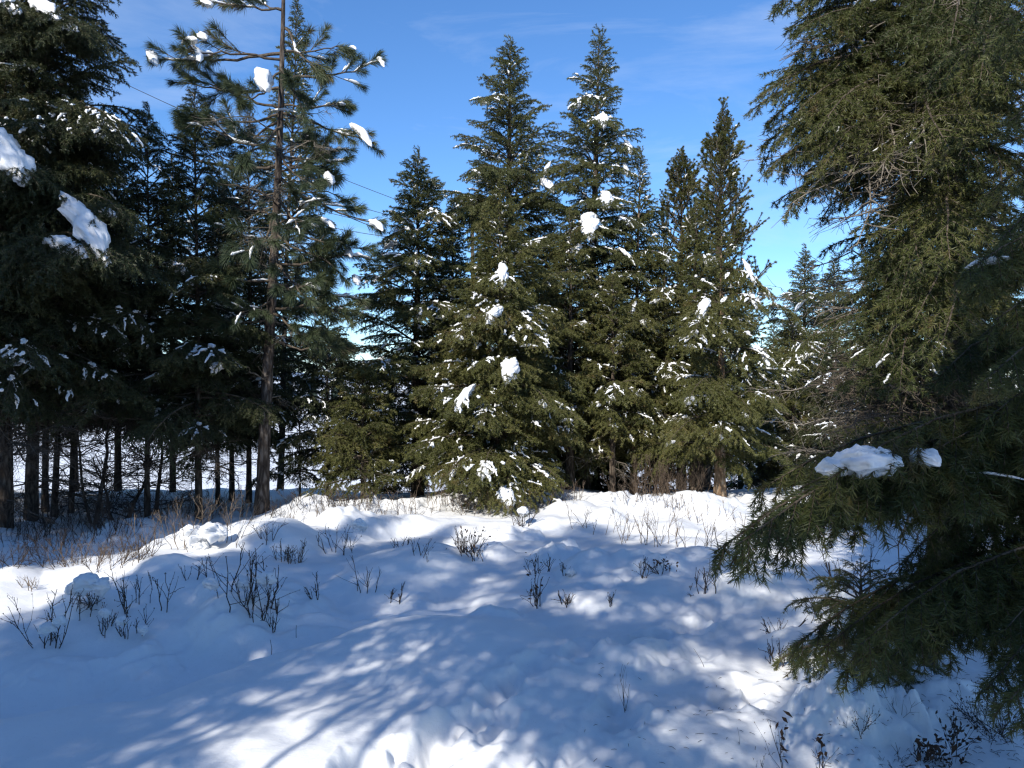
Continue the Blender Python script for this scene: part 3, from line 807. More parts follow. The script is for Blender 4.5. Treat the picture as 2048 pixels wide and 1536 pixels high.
def centre():
    ptree('C00', 'young olive fir at the left foot of the sunlit group', GC, 726, 10.6, 735, r=.035, cb=.35, rad=.72, sp='fir', snow=.25, seed=31, per_m=34, dead=3, up=(-8, 45))
    ptree('C0', 'narrow snow-flecked spruce with the shortest spire, left in the sunlit group', GC, 835, 11.9, 322, r=.09, cb=.5, rad=1.5, pw=.78, sp='spruce', snow=.9, seed=32, per_m=22, irr=.38, name='spruce_tree', cat='spruce tree', base_z=-.05)
    ptree('C1', 'tall spire left of the two highest, slightly shorter of the pair', GC, 1005, 13.2, 98, r=.12, cb=1.0, rad=1.65, pw=.72, sp='spruce', snow=.5, seed=33, per_m=21, irr=.42, name='spruce_tree', cat='spruce tree', base_z=-.3, lean=(.13, 0))
    ptree('C2', 'broad olive fir with boughs down to the snow at the clearing edge', GC, 1000, 10.9, 380, r=.075, cb=.22, rad=1.38, sp='fir', snow=.65, seed=34, per_m=23, whorl=.36, up=(-10, 48), irr=.28)
    ptree('C3', 'highest spire of the sunlit group with bare trunk showing near its top', GC, 1165, 13.0, 82, r=.12, cb=.75, rad=1.5, pw=.72, sp='spruce', snow=.6, seed=35, per_m=18, name='spruce_tree', cat='spruce tree', base_z=-.25, lean=(.28, 0), irr=.45, up=(-24, 45))
    ptree('C3b', 'olive fir filling in below the highest spire', GC, 1140, 11.8, 440, r=.07, cb=.8, rad=1.0, sp='fir', snow=.55, seed=36, per_m=17)
    ptree('C4', 'slim fir with a short tip just right of the highest spire', GC, 1266, 12.6, 318, r=.06, cb=1.0, rad=.95, sp='fir', bark='tan_bark', snow=.45, seed=37, per_m=18, dead=12, deadkey='dead', base_z=-.2, lean=(.12, 0))
    ptree('C5', 'bluish thin fir with open top left of the upswept pine', GC, 1362, 14.0, 322, r=.08, cb=1.2, rad=1.2, pw=.7, sp='lodge', snow=.2, seed=38, per_m=21, base_z=-.5, up=(10, 60), name='pine_tree', cat='pine tree')
    ptree('C6', 'upswept olive pine with the tallest tip right of the two high spires', GC, 1408, 13.4, 230, r=.10, cb=1.5, rad=1.2, pw=.88, sp='lodge', snow=.1, seed=39, per_m=26, irr=.4, base_z=-.35, up=(8, 62), lean=(.36, 0), name='pine_tree', cat='pine tree')
    ptree('C7', 'front right fir of the sunlit group with a pale curved trunk foot', GC, 1440, 11.3, 470, r=.085, cb=.7, rad=1.12, sp='fir', bark='tan_bark', snow=.75, seed=40, per_m=17, whorl=.36, irr=.34, lean=(.02, 0), up=(-18, 48))
    ptree('C8', 'dark thick-trunked fir behind the pale curved trunk', GC, 1392, 12.8, 420, r=.12, cb=.8, rad=1.0, sp='fir', snow=.4, seed=41, per_m=20, base_z=-.25)
    ptree('C9', 'dark fir in the shade between the broad olive fir and the narrow spruce', GC, 905, 13.0, 420, r=.08, cb=.6, rad=1.1, sp='dark', snow=.3, seed=42, per_m=20, base_z=-.3)
    ptree('C10', 'small fir in front of the highest spire, right beside the broad olive fir', GC, 1225, 11.6, 560, r=.05, cb=1.0, rad=.72, sp='fir', snow=.4, seed=43, per_m=24, dead=6, deadkey='dead')
    ptree('C11', 'middling olive fir between the slim fir and the front right fir', GC, 1330, 12.4, 500, r=.06, cb=.9, rad=.85, sp='fir', snow=.55, seed=44, per_m=17, dead=8, deadkey='dead', base_z=-.2)
    for i, (bx, d, ty, lab) in enumerate([(1098, 14.6, 470, 'shaded thin fir just left of the trunk of the highest spire'), (1195, 14.2, 480, 'shaded thin fir behind the highest spire'), (1240, 15.0, 520, 'shaded thin trunk left of the pale slim trunk'),
                                          (1310, 15.2, 560, 'shaded thin trunk behind the brown thicket'), (1480, 14.6, 560, 'shaded thin trunk right of the pale curved trunk'), (1170, 16.0, 540, 'thinnest shaded trunk behind the gap in the middle'), (960, 15.5, 520, 'shaded fir behind the broad olive fir')]):
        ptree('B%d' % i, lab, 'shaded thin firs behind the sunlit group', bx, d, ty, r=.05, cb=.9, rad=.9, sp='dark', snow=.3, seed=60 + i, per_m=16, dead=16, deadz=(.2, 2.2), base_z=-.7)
    for i, (bx, d, ty, lab) in enumerate([(1120, 13.6, 800, 'small dark fir in the shade right behind the broad olive fir'), (1215, 14.0, 830, 'small dark fir low in the shade left of the pale slim trunk'), (1300, 14.4, 850, 'small dark fir low in the shade behind the brown thicket'),
                                          (1500, 14.0, 800, 'small dark fir low in the shade right of the pale curved trunk'), (1370, 15.0, 840, 'small dark fir low between the thick dark trunk and the brown thicket'), (790, 13.8, 780, 'small dark fir low behind the narrow spruce')]):
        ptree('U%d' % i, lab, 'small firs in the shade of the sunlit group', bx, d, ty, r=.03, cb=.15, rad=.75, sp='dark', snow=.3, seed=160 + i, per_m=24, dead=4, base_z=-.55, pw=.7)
    K = [('C2', (1003, 528), (1006, 568), 20, 10.1), ('C2', (1000, 614), (974, 642), 20, 9.85), ('C2', (1027, 722), (1014, 752), 32, 9.75), ('C2', (945, 770), (912, 815), 19, 9.7), ('C2', (975, 932), (965, 946), 30, 9.6), ('C2', (1006, 978), (1022, 1004), 30, 9.6),
         ('C2', (916, 932), (900, 956), 11, 9.7), ('C2', (1078, 800), (1092, 812), 12, 9.9), ('C2', (930, 632), (950, 634), 10, 10.1), ('C2', (908, 672), (925, 674), 13, 10.0), ('C2', (1050, 650), (1062, 656), 11, 10.1), ('C2', (1040, 690), (1075, 690), 6, 10.0), ('C2', (940, 962), (930, 968), 9, 9.7), ('C2', (955, 845), (968, 846), 9, 9.75), ('C2', (1120, 840), (1145, 838), 7, 10.2),
         ('C3', (1138, 216), (1158, 208), 13, 12.7), ('C3', (1203, 230), (1208, 246), 21, 12.4), ('C3', (1182, 434), (1178, 464), 38, 11.95), ('C3', (1208, 384), (1216, 408), 20, 12.0), ('C3', (1085, 358), (1106, 380), 16, 12.3), ('C3', (1100, 322), (1088, 350), 8, 12.4), ('C3', (1252, 280), (1262, 304), 12, 12.6), ('C3', (1160, 490), (1148, 510), 16, 11.9), ('C3', (1250, 325), (1254, 350), 9, 12.5), ('C3', (1240, 494), (1270, 526), 9, 12.2),
         ('C3', (1180, 590), (1205, 600), 9, 11.9), ('C3', (1235, 430), (1268, 452), 8, 12.2), ('C3', (1225, 685), (1240, 697), 11, 11.9), ('C3b', (1130, 760), (1140, 780), 12, 11.0), ('C3b', (1092, 565), (1100, 570), 8, 11.2), ('C10', (1220, 792), (1230, 798), 9, 11.0),
         ('C1', (962, 206), (976, 204), 9, 12.6), ('C1', (945, 338), (960, 348), 8, 12.2), ('C1', (900, 432), (914, 430), 10, 12.1), ('C0', (768, 496), (792, 480), 10, 11.3), ('C0', (832, 518), (834, 530), 11, 11.1), ('C0', (841, 612), (838, 640), 10, 11.0), ('C0', (724, 618), (745, 606), 9, 11.2), ('C0', (872, 634), (888, 632), 9, 11.0), ('C0', (866, 438), (880, 442), 8, 11.4), ('C0', (780, 555), (790, 553), 8, 11.2),
         ('C7', (1416, 600), (1398, 630), 22, 10.6), ('C7', (1488, 518), (1510, 566), 11, 10.9), ('C7', (1500, 580), (1513, 615), 9, 10.7), ('C7', (1380, 672), (1394, 662), 13, 10.4), ('C7', (1522, 708), (1538, 728), 12, 10.6), ('C7', (1372, 804), (1386, 794), 15, 10.3), ('C7', (1515, 585), (1535, 590), 9, 10.9), ('C7', (1368, 690), (1392, 692), 7, 10.4), ('C7', (1330, 890), (1350, 880), 7, 10.4), ('C7', (1480, 825), (1496, 832), 8, 10.3), ('C7', (1440, 870), (1442, 876), 9, 10.3),
         ('C4', (1272, 602), (1262, 626), 10, 12.0), ('C4', (1284, 640), (1288, 650), 12, 11.9), ('C4', (1240, 666), (1252, 664), 10, 12.0), ('C4', (1330, 515), (1334, 524), 11, 12.2), ('C8', (1408, 512), (1414, 530), 9, 12.2), ('C11', (1330, 755), (1342, 752), 9, 11.8), ('C11', (1300, 605), (1325, 598), 8, 11.9)]
    for i, (k, a, b, t, d) in enumerate(K):
        clump(k, a, b, t * .92, d, 400 + i, True, None, 3 if t < 18 else 4, .85, .85)
centre()

# slabs on the left stand
for i, (k, a, b, t, d, lab) in enumerate([('L1', (-20, 262), (38, 338), 58, 7.9, 'huge slab of snow cut by the left edge of the photo'), ('L1', (134, 392), (212, 510), 42, 8.0, 'longest slab of snow hanging below the sky gap'), ('L1', (96, 476), (168, 504), 30, 7.9, None), ('L1', (202, 420), (230, 428), 14, 8.3, None),
                                          ('L1', (70, 4), (112, 30), 28, 8.2, None), ('L1', (116, 44), (152, 56), 18, 8.2, None), ('L6', (342, 530), (370, 538), 19, 9.4, None), ('L5', (234, 712), (254, 708), 11, 9.5, None),
                                          ('L0', (12, 12), (40, 20), 16, 8.1, None), ('L1', (190, 244), (214, 246), 8, 8.4, None), ('L1', (188, 270), (214, 272), 7, 8.4, None), ('L6', (425, 735), (440, 728), 12, 9.3, None), ('L0', (0, 705), (60, 725), 7, 8.1, None)]):
    clump(k, a, b, t, d, 500 + i, True, lab, 4, .6, 1.0)

def right_side():
    ptree('R1', 'distant snow-laden spruce, left of the two small spires on the right', GR, 1610, 19.0, 505, r=.10, cb=.3, rad=1.6, sp='spruce', snow=1.0, seed=81, per_m=22, base_z=-1.1, name='spruce_tree', cat='spruce tree')
    ptree('R2', 'distant snow-laden spruce, right of the two small spires on the right', GR, 1668, 20.0, 520, r=.10, cb=.3, rad=1.6, sp='spruce', snow=1.0, seed=82, per_m=22, base_z=-1.1, name='spruce_tree', cat='spruce tree')
    ptree('R3', 'low olive fir beside the front right fir, snow along its boughs', GR, 1585, 14.5, 640, r=.07, cb=.5, rad=1.05, sp='fir', snow=.9, seed=83, per_m=25, base_z=-.4)
    ptree('R4', 'dark shaded fir left of the near tree at the clearing edge', GR, 1672, 13.0, 690, r=.07, cb=.35, rad=1.05, sp='dark', snow=.6, seed=84, per_m=24, base_z=-.2)
    ptree('R5', 'snow-flecked olive fir half hidden by the near tree', GR, 1760, 14.5, 600, r=.08, cb=.4, rad=1.2, sp='fir', snow=.9, seed=85, per_m=24, base_z=-.3)
    ptree('R6', 'dark fir behind the near tree at the right edge of the photo', GR, 1960, 13.5, 350, r=.1, cb=.8, rad=1.5, sp='dark', snow=.4, seed=86, per_m=20, base_z=-.2)
    ptree('R7', 'faint distant fir tip between the front right fir and the small spires', GR, 1548, 24.0, 640, r=.09, cb=.3, rad=1.1, sp='spruce', snow=.8, seed=87, per_m=18, base_z=-1.6)
    for i, (k, a, b, t, d) in enumerate([('R3', (1600, 722), (1626, 706), 10, 13.8), ('R3', (1540, 612), (1552, 608), 9, 14.0), ('R1', (1590, 620), (1608, 600), 7, 18.2), ('R2', (1650, 610), (1668, 600), 7, 19.0), ('R5', (1690, 790), (1700, 786), 9, 13.6), ('R5', (1720, 700), (1735, 705), 8, 13.6), ('R3', (1570, 745), (1600, 738), 8, 13.7), ('R4', (1655, 770), (1664, 776), 8, 12.3)]):
        clump(k, a, b, t, d, 600 + i, True, None, 3, .5)
right_side()

def near_trees():
    # the large fir on the right, its crown filling the upper right of the photo
    tree('N1', 'large near fir filling the upper right, with grey dead twigs inside its crown', None, 3.05, 5.4, 8.2, r=.12, cb=1.9, rad=1.0, sp='near', seed=91, per_m=10, dead=70, deadkey='dead', deadz=(.8, 4.6), snow=.05, up=(-14, 40), irr=.3, pw=.75)
    rng = np.random.default_rng(9)
    for (zy, tx, ty, d) in [(0, 1545, 15, 5.0), (60, 1590, 110, 4.8), (150, 1500, 222, 5.0), (120, 1540, 170, 5.3), (200, 1515, 300, 5.2), (260, 1530, 345, 5.0), (330, 1580, 400, 4.8), (320, 1640, 440, 5.1), (400, 1730, 560, 4.8), (60, 1900, 150, 4.2), (0, 1960, 90, 4.2), (120, 1950, 240, 4.0), (230, 1860, 330, 4.1), (30, 1680, 40, 4.6), (110, 1660, 150, 4.7), (170, 1590, 230, 4.6), (220, 1560, 280, 4.7), (290, 1600, 360, 4.9), (-20, 1620, -10, 4.8), (440, 1850, 540, 4.0), (40, 1900, 90, 4.0), (90, 1880, 180, 4.2), (150, 1920, 260, 4.1), (210, 1960, 330, 4.0), (260, 1900, 380, 4.2), (0, 1860, 30, 4.3), (130, 2020, 180, 4.1), (300, 2000, 400, 4.0), (340, 1880, 450, 4.2), (500, 1830, 640, 4.0), (580, 1800, 780, 4.1),
                            (90, 1600, 60, 4.6), (140, 1520, 195, 4.8), (150, 1530, 250, 5.1), (40, 1570, 60, 5.2), (190, 1560, 330, 5.2), (180, 1640, 260, 4.3), (250, 1650, 330, 4.3), (500, 1720, 690, 4.9), (560, 1740, 760, 5.6), (-60, 1560, -60, 5.0), (-80, 1620, -120, 4.6),
                            (450, 1800, 600, 4.2), (540, 1760, 720, 4.3), (620, 1790, 860, 4.5), (380, 1900, 520, 3.8), (560, 1880, 700, 3.8), (200, 1900, 300, 3.8), (100, 1960, 160, 3.8)]:
        z = px(0, zy, 5.4).z - TREES['N1'][0].location.z
        limb('N1', px(tx, ty, d), zfix=max(.6, z), sp='near', snow=.09, roll=rng.normal(0, .3), grow=1.0)
    for k in range(24):
        add_branch(TREES['N1'][0], 'dead', TREES['N1'][1](rng.uniform(.9, 5.0)), rng.uniform(1.9, 4.4), R(rng.normal(2, 12)), rng.uniform(.9, 1.7), rng, None, 0, 'dead_branch')
    for k in range(13):
        o = limb('N1', px(rng.uniform(1680, 1900), rng.uniform(170, 340), rng.uniform(4.0, 4.7)), zfix=px(0, rng.uniform(60, 260), 5.4).z, sp='dead'); o.name = 'dead_branch'
    for k in range(34):
        o = limb('N1', px(rng.uniform(1640, 1880), rng.uniform(680, 900), rng.uniform(4.2, 5.2)), zfix=px(0, rng.uniform(600, 880), 5.4).z, sp='deaddark'); o.name = 'dead_branch'
    # the closest fir, trunk outside the frame, its boughs reaching in from the right
    tree('N2', 'closest fir reaching in from the right edge with long shaded boughs', None, 2.85, 2.9, 6.5, r=.10, cb=2.6, rad=1.15, sp='near', seed=92, per_m=12, dead=0, snow=.1, up=(-5, 40), irr=.25)
    def bough(tip, z, sp='close', roll=0, sn=0, grow=1.0):
        return limb('N2', tip, zfix=z, sp=sp, roll=roll, snow=sn, grow=grow)
    for (tx, ty, d, z, roll) in [(1428, 1106, 2.15, 1.38, .05), (1475, 1090, 2.0, 1.36, .1), (1500, 1050, 2.3, 1.40, .1), (1555, 1090, 2.2, 1.36, .2), (1510, 985, 2.5, 1.44, 0), (1640, 985, 2.25, 1.42, 0), (1700, 1010, 2.1, 1.38, .1), (1760, 970, 2.3, 1.42, 0), (1655, 960, 2.05, 1.42, 0), (1800, 950, 2.08, 1.42, 0),
                                 (1800, 1130, 2.3, 1.30, .3), (1720, 1240, 2.35, 1.24, .4),
                                 (1588, 1292, 2.35, 1.0, .1), (1640, 1300, 2.2, .96, .1), (1760, 1335, 2.1, .9, .1), (1680, 1350, 2.25, .88, .1), (1800, 1280, 2.5, .98, .2), (1720, 1290, 2.0, .98, .1),
                                 (1970, 1380, 1.9, .84, .1), (2020, 1400, 1.8, .8, 0), (2010, 1260, 2.0, 1.0, 0),
                                 (1885, 745, 2.25, 1.84, 0), (1930, 700, 2.4, 1.9, 0), (1930, 560, 2.2, 2.06, 0), (1970, 840, 2.1, 1.7, 0), (1990, 640, 2.1, 1.95, 0), (1925, 548, 2.08, 2.05, 0), (1960, 535, 2.25, 2.08, 0), (1960, 770, 2.0, 1.8, 0), (1940, 890, 2.3, 1.6, 0)]:
        bough(px(tx, ty, d), z, roll=roll)
    for (tx, ty, d, z) in [(2000, 480, 2.6, 2.5), (1960, 400, 3.0, 2.7), (1985, 60, 2.8, 3.2), (2010, 250, 2.8, 2.9), (1940, -10, 3.1, 3.4)]:
        bough(px(tx, ty, d), z, sp='near')
    # bare stick of the closest fir across the right edge
    root, at, _, rng2, _ = TREES['N2']
    clump('N2', (1672, 926), (1778, 920), 60, 2.12, 700, False, 'rounded cushion of snow on the closest bough', 4, .25, 1.2, tilt=.05)
    clump('N2', (1645, 936), (1690, 938), 36, 2.12, 701, False, None, 4, .3, tilt=.05)
    clump('N2', (1828, 910), (1866, 920), 38, 2.12, 702, False, None, 4, .3, tilt=.05)
    clump('N2', (1938, 532), (2012, 514), 19, 2.18, 703, False, 'flat pad of snow high on the closest bough', 4, .25, tilt=.05)
    clump('N2', (1800, 1185), (1828, 1170), 20, 2.4, 704, False, None, 3, .3, tilt=.05)
    clump('N2', (1930, 940), (2060, 957), 6, 2.15, 705, False, None, 3, .2, tilt=.05)
    # low stems at the foot of the right hand trees
    g1 = ground_px(1862, 1330)
    tree('N3', 'thin dark stem standing in the shade under the near boughs', None, g1.x, g1.y, 2.6, r=.035, cb=1.0, rad=.8, sp='near', seed=93, per_m=16, dead=8, snow=.1)
    g2 = ground_px(1720, 1385)
    tree('N4', 'low bushy young fir at the foot of the near boughs', None, g2.x + .05, g2.y + .1, .62, r=.03, cb=.08, rad=.42, sp='near', seed=94, per_m=60, dead=0, snow=.2, up=(-20, 30))
    for k in ('N1', 'N2', 'N3', 'N4'):
        pass
near_trees()

# trees round the clearing behind the viewer, which throw the shade over the snow
GB = 'firs round the clearing behind the viewer'
def behind():
    # p: sideways to the sunlight, q: along it, tip: how far along q the shadow of the top falls
    for i, (p, q, tip, rad, cb, pm) in enumerate([(-4.95, -4.2, 7.4, .95, .5, 28), (-4.35, -3.4, 7.6, 1.1, .5, 28), (-3.75, -4.6, 6.9, 1.1, .5, 28), (-3.15, -3.6, 5.9, .8, .5, 22),
                                                  (-2.35, -1.5, 5.0, .95, 3.4, 24), (-1.9, -2.2, 4.9, .75, 3.9, 24), (-.95, -2.4, 4.3, .55, 3.7, 22), (-1.5, -2.0, 4.9, .8, 3.7, 22), (-.35, -5.4, 4.5, .9, 1.0, 11), (.1, -6.2, 6.4, .9, .8, 14),
                                                  (-2.1, -2.0, 7.7, .9, 5.0, 20), (-1.3, -2.0, 7.6, .85, 4.95, 18), (-.4, -2.2, 7.2, .85, 5.2, 18), (-2.9, -2.5, 8.3, .9, 5.5, 20),
                                                  (.5, -4.2, 7.6, 1.0, .8, 16), (1.3, -5.0, 9.4, 1.1, .8, 17), (2.2, -4.4, 9.8, 1.1, .8, 17), (3.1, -5.0, 9.8, 1.1, .8, 15),
                                                  (-7.4, -3.4, 11.6, 1.05, .8, 20), (-8.1, -2.4, 12.4, 1.2, .8, 20), (-8.9, -3.2, 12.2, 1.2, .8, 16), (-9.8, -2.2, 10.8, 1.2, .8, 16), (-10.8, -3.0, 10.8, 1.2, .8, 16)]):
        x = p * .906 + q * .423; y = -p * .423 + q * .906
        tree('S%d' % i, 'fir standing behind the viewer at the edge of the clearing', GB, x, y, (tip - q) * math.tan(R(SUN_EL)), r=.035 if cb > 3 else .1, cb=cb, rad=rad, sp='spruce', seed=120 + i, per_m=pm, dead=0, snow=0, irr=.35, fat=.45)
behind()

# ------------------------------------------------------------------ bare saplings, shrubs, stems
def stem(g, base, d, L, r, rng, lvl, mi=0, curl=.25, bud=0.0, n=6, split=.5, twn=4):
    u = np.linspace(0, 1, n)[:, None]
    w = np.cumsum(rng.normal(0, curl * L / n, (n, 3)), axis=0); w -= w[0]
    P = base + d * u * L + w * .6
    tube(g, P, np.interp(u[:, 0], [0, 1], [r, r * .5]), 4 if lvl else 3, mi)
    if bud > 0:
        for q in range(int(L * 30)):
            b = P[rng.integers(1, n)] + rng.normal(0, .002, 3)
            dd = norm(d + rng.normal(0, .6, 3)) * bud * 1.6
            tube(g, np.stack([b, b + dd * .5, b + dd]), [bud * .25, bud * .45, bud * .1], 3, mi)
    if lvl > 0:
        for q in range(twn):
            t = rng.uniform(.2, .95); b = np.array([np.interp(t, u[:, 0], P[:, c]) for c in range(3)])
            dd = norm(d + rng.normal(0, 1, 3) * split + np.array([0, 0, .25]))
            stem(g, b, dd, L * (1.05 - t) * rng.uniform(.45, .9) + .03, r * .62, rng, lvl - 1, mi, curl, bud, 4, split, max(2, twn - 1))

def shrub_at(p, h, n, spread, label, group, matl='shrub', seed=0, lvl=1, r=.0040, bud=.006, lean=.25, split=.55, caps=(), name='bare_shrub', cat='shrub', curl=.3, twn=4, dry=0):
    rng = np.random.default_rng(seed + 900); g = Geo()
    for k in range(n):
        a = rng.uniform(0, 2 * pi); q = rng.uniform(0, 1) ** .6 * spread
        bx, by = q * cos(a), q * sin(a) * .6
        bz = hz(p.x + bx, p.y + by) - p.z - .04
        d = norm(np.array([bx * .5 + rng.normal(0, lean), by * .5 + rng.normal(0, lean), 1.0]))
        stem(g, np.array([bx, by, bz]), d, h * rng.uniform(.55, 1.1), r * rng.uniform(.7, 1.2), rng, lvl, 0, curl, bud, 6, split, twn)
    o = bpy.data.objects.new(name, g.mesh(name, [M[matl]])); COL.objects.link(o); o.location = p
    tag(o, label, cat, group)
    if dry:
        dg = Geo()
        for k in range(dry):
            c = np.array([rng.normal(0, spread * .6), rng.normal(0, spread * .5), h * rng.uniform(.2, 1.0)])
            e1 = norm(rng.normal(size=3)) * rng.uniform(.012, .028); e2 = norm(np.cross(e1, rng.normal(size=3))) * .009
            dg.add(np.array([c - e1, c + e2, c + e1 + np.array([0, 0, -.006]), c - e2]), [[0, 1, 2], [0, 2, 3]])
        obj('dry_leaves', dg.mesh('dry_leaves', [M['dry']]), o)
    for (dx, dz, rr) in caps:
        A = np.array([dx - rr * .4, -.03, dz]); B = np.array([dx + rr * .4, -.03, dz - rr * .1])
        obj('snow_cap', clump_mesh(A, B, rr * 1.25, seed + abs(int(dx * 100)) + 11, 4, .5, 1.1), o)
    return o

def shrub(x, y, hp, n, sp, label, group='bare shrubs poking out of the snow', **kw):
    p = ground_px(x, y); s = p.y / FPX
    caps = [(dx * s, dz * s, rr * s) for (dx, dz, rr) in kw.pop('caps', ())]
    return shrub_at(p, hp * s, n, sp * s, label, group, caps=caps, **kw)

SH = [
    (105, 1298, 120, 8, 40, 'dark budded shrub lowest on the left side of the snow', dict(caps=[(-5, 45, 18), (20, 60, 14)])),
    (178, 1215, 62, 9, 38, 'shrub bearing the biggest round cap of snow on the left', dict(caps=[(0, 58, 30), (-20, 46, 22), (26, 54, 22)])),
    (205, 1262, 60, 6, 26, 'small dark shrub directly below the capped shrub on the left', dict(caps=[(10, 40, 14)])),
    (268, 1275, 55, 6, 30, 'shrub with two dark hollows at its foot, left of centre', dict(caps=[(-20, 36, 13), (22, 20, 12)])),
    (300, 1222, 86, 9, 48, 'tallest row of upright dark stems on the left snow', dict(lean=.12)),
    (395, 1165, 66, 4, 22, 'forked dark shrub between the upright stems and the wide shrub', dict(lean=.5)),
    (495, 1215, 120, 18, 62, 'widest dense shrub of thin stems with snow lumps, left of centre', dict(caps=[(-70, 45, 18), (40, 55, 22), (-5, 45, 16)], lean=.16)),
    (582, 1125, 46, 18, 26, 'short brush of reddish stems right of the smooth mound', dict(matl='red_shrub', lean=.10)),
    (530, 1240, 70, 4, 18, 'few forked stems at the right foot of the widest dense shrub', dict()),
    (632, 1195, 50, 4, 18, 'two crossed stems right of the widest dense shrub', dict(lean=.5)),
    (735, 1195, 70, 5, 30, 'faint thin twigs standing before the broad olive fir on the left', dict(r=.003, bud=0)),
    (680, 1108, 74, 6, 34, 'lone forked shrub below the young olive fir', dict(caps=[(40, 60, 18)])),
    (790, 1205, 46, 4, 18, 'short budded stems in the middle of the snow, left of the lit rise', dict()),
    (800, 1100, 40, 4, 20, 'small dark tuft beside a hollow, left of the leafy clump', dict()),
    (845, 1112, 46, 4, 18, 'pair of thin stems just left of the leafy clump', dict(r=.003)),
    (940, 1112, 58, 20, 34, 'dense dark leafy clump in the middle of the clearing', dict(lean=.45, dry=40)),
    (1038, 1056, 56, 9, 22, 'dark shrub with one snow cap below the broad olive fir', dict(caps=[(8, 36, 13)])),
    (1070, 1215, 78, 5, 16, 'tallest budded stem in the centre of the clearing', dict(lean=.12, dry=14)),
    (1130, 1212, 46, 5, 18, 'short twiggy stems right of the tallest centre stem', dict()),
    (1075, 1148, 44, 6, 30, 'budded shrub behind the tallest centre stem', dict(dry=8)),
    (1130, 1152, 34, 3, 10, 'single short budded stem beside a small snow knob', dict(caps=[(10, 12, 12)])),
    (1282, 1158, 54, 4, 14, 'forked budded stems beyond the boot tracks', dict(lean=.2)),
    (1325, 1135, 34, 6, 24, 'low tuft with rust-red dry leaves right of the clearing middle', dict(dry=26, lean=.5)),
    (1420, 1188, 64, 6, 30, 'budded shrub leaning over a snow hummock left of the near bough tip', dict(lean=.4)),
    (1368, 1180, 26, 3, 22, 'two short stems lying flat left of the leaning shrub', dict(lean=.9)),
    (1215, 1205, 28, 4, 18, 'few faint twigs beside the lit boot tracks', dict(r=.003)),
    (1725, 1205, 130, 9, 60, 'dark upright shrub seen below the closest bough', dict(lean=.2, r=.0045)),
    (1640, 1240, 84, 6, 40, 'bent dark shrub left of the lower near bough', dict(lean=.7, caps=[(40, 40, 30)])),
    (1560, 1262, 56, 5, 50, 'thin bare twigs lying left of the lower near bough', dict(lean=.9)),
    (1560, 1330, 60, 4, 40, 'bare twigs sticking out left of the dark bough tip', dict(lean=1.0)),
]
for i, (x, y, h, n, s, lab, kw) in enumerate(SH):
    shrub(x, y, h, n, s, lab, seed=i, **kw)

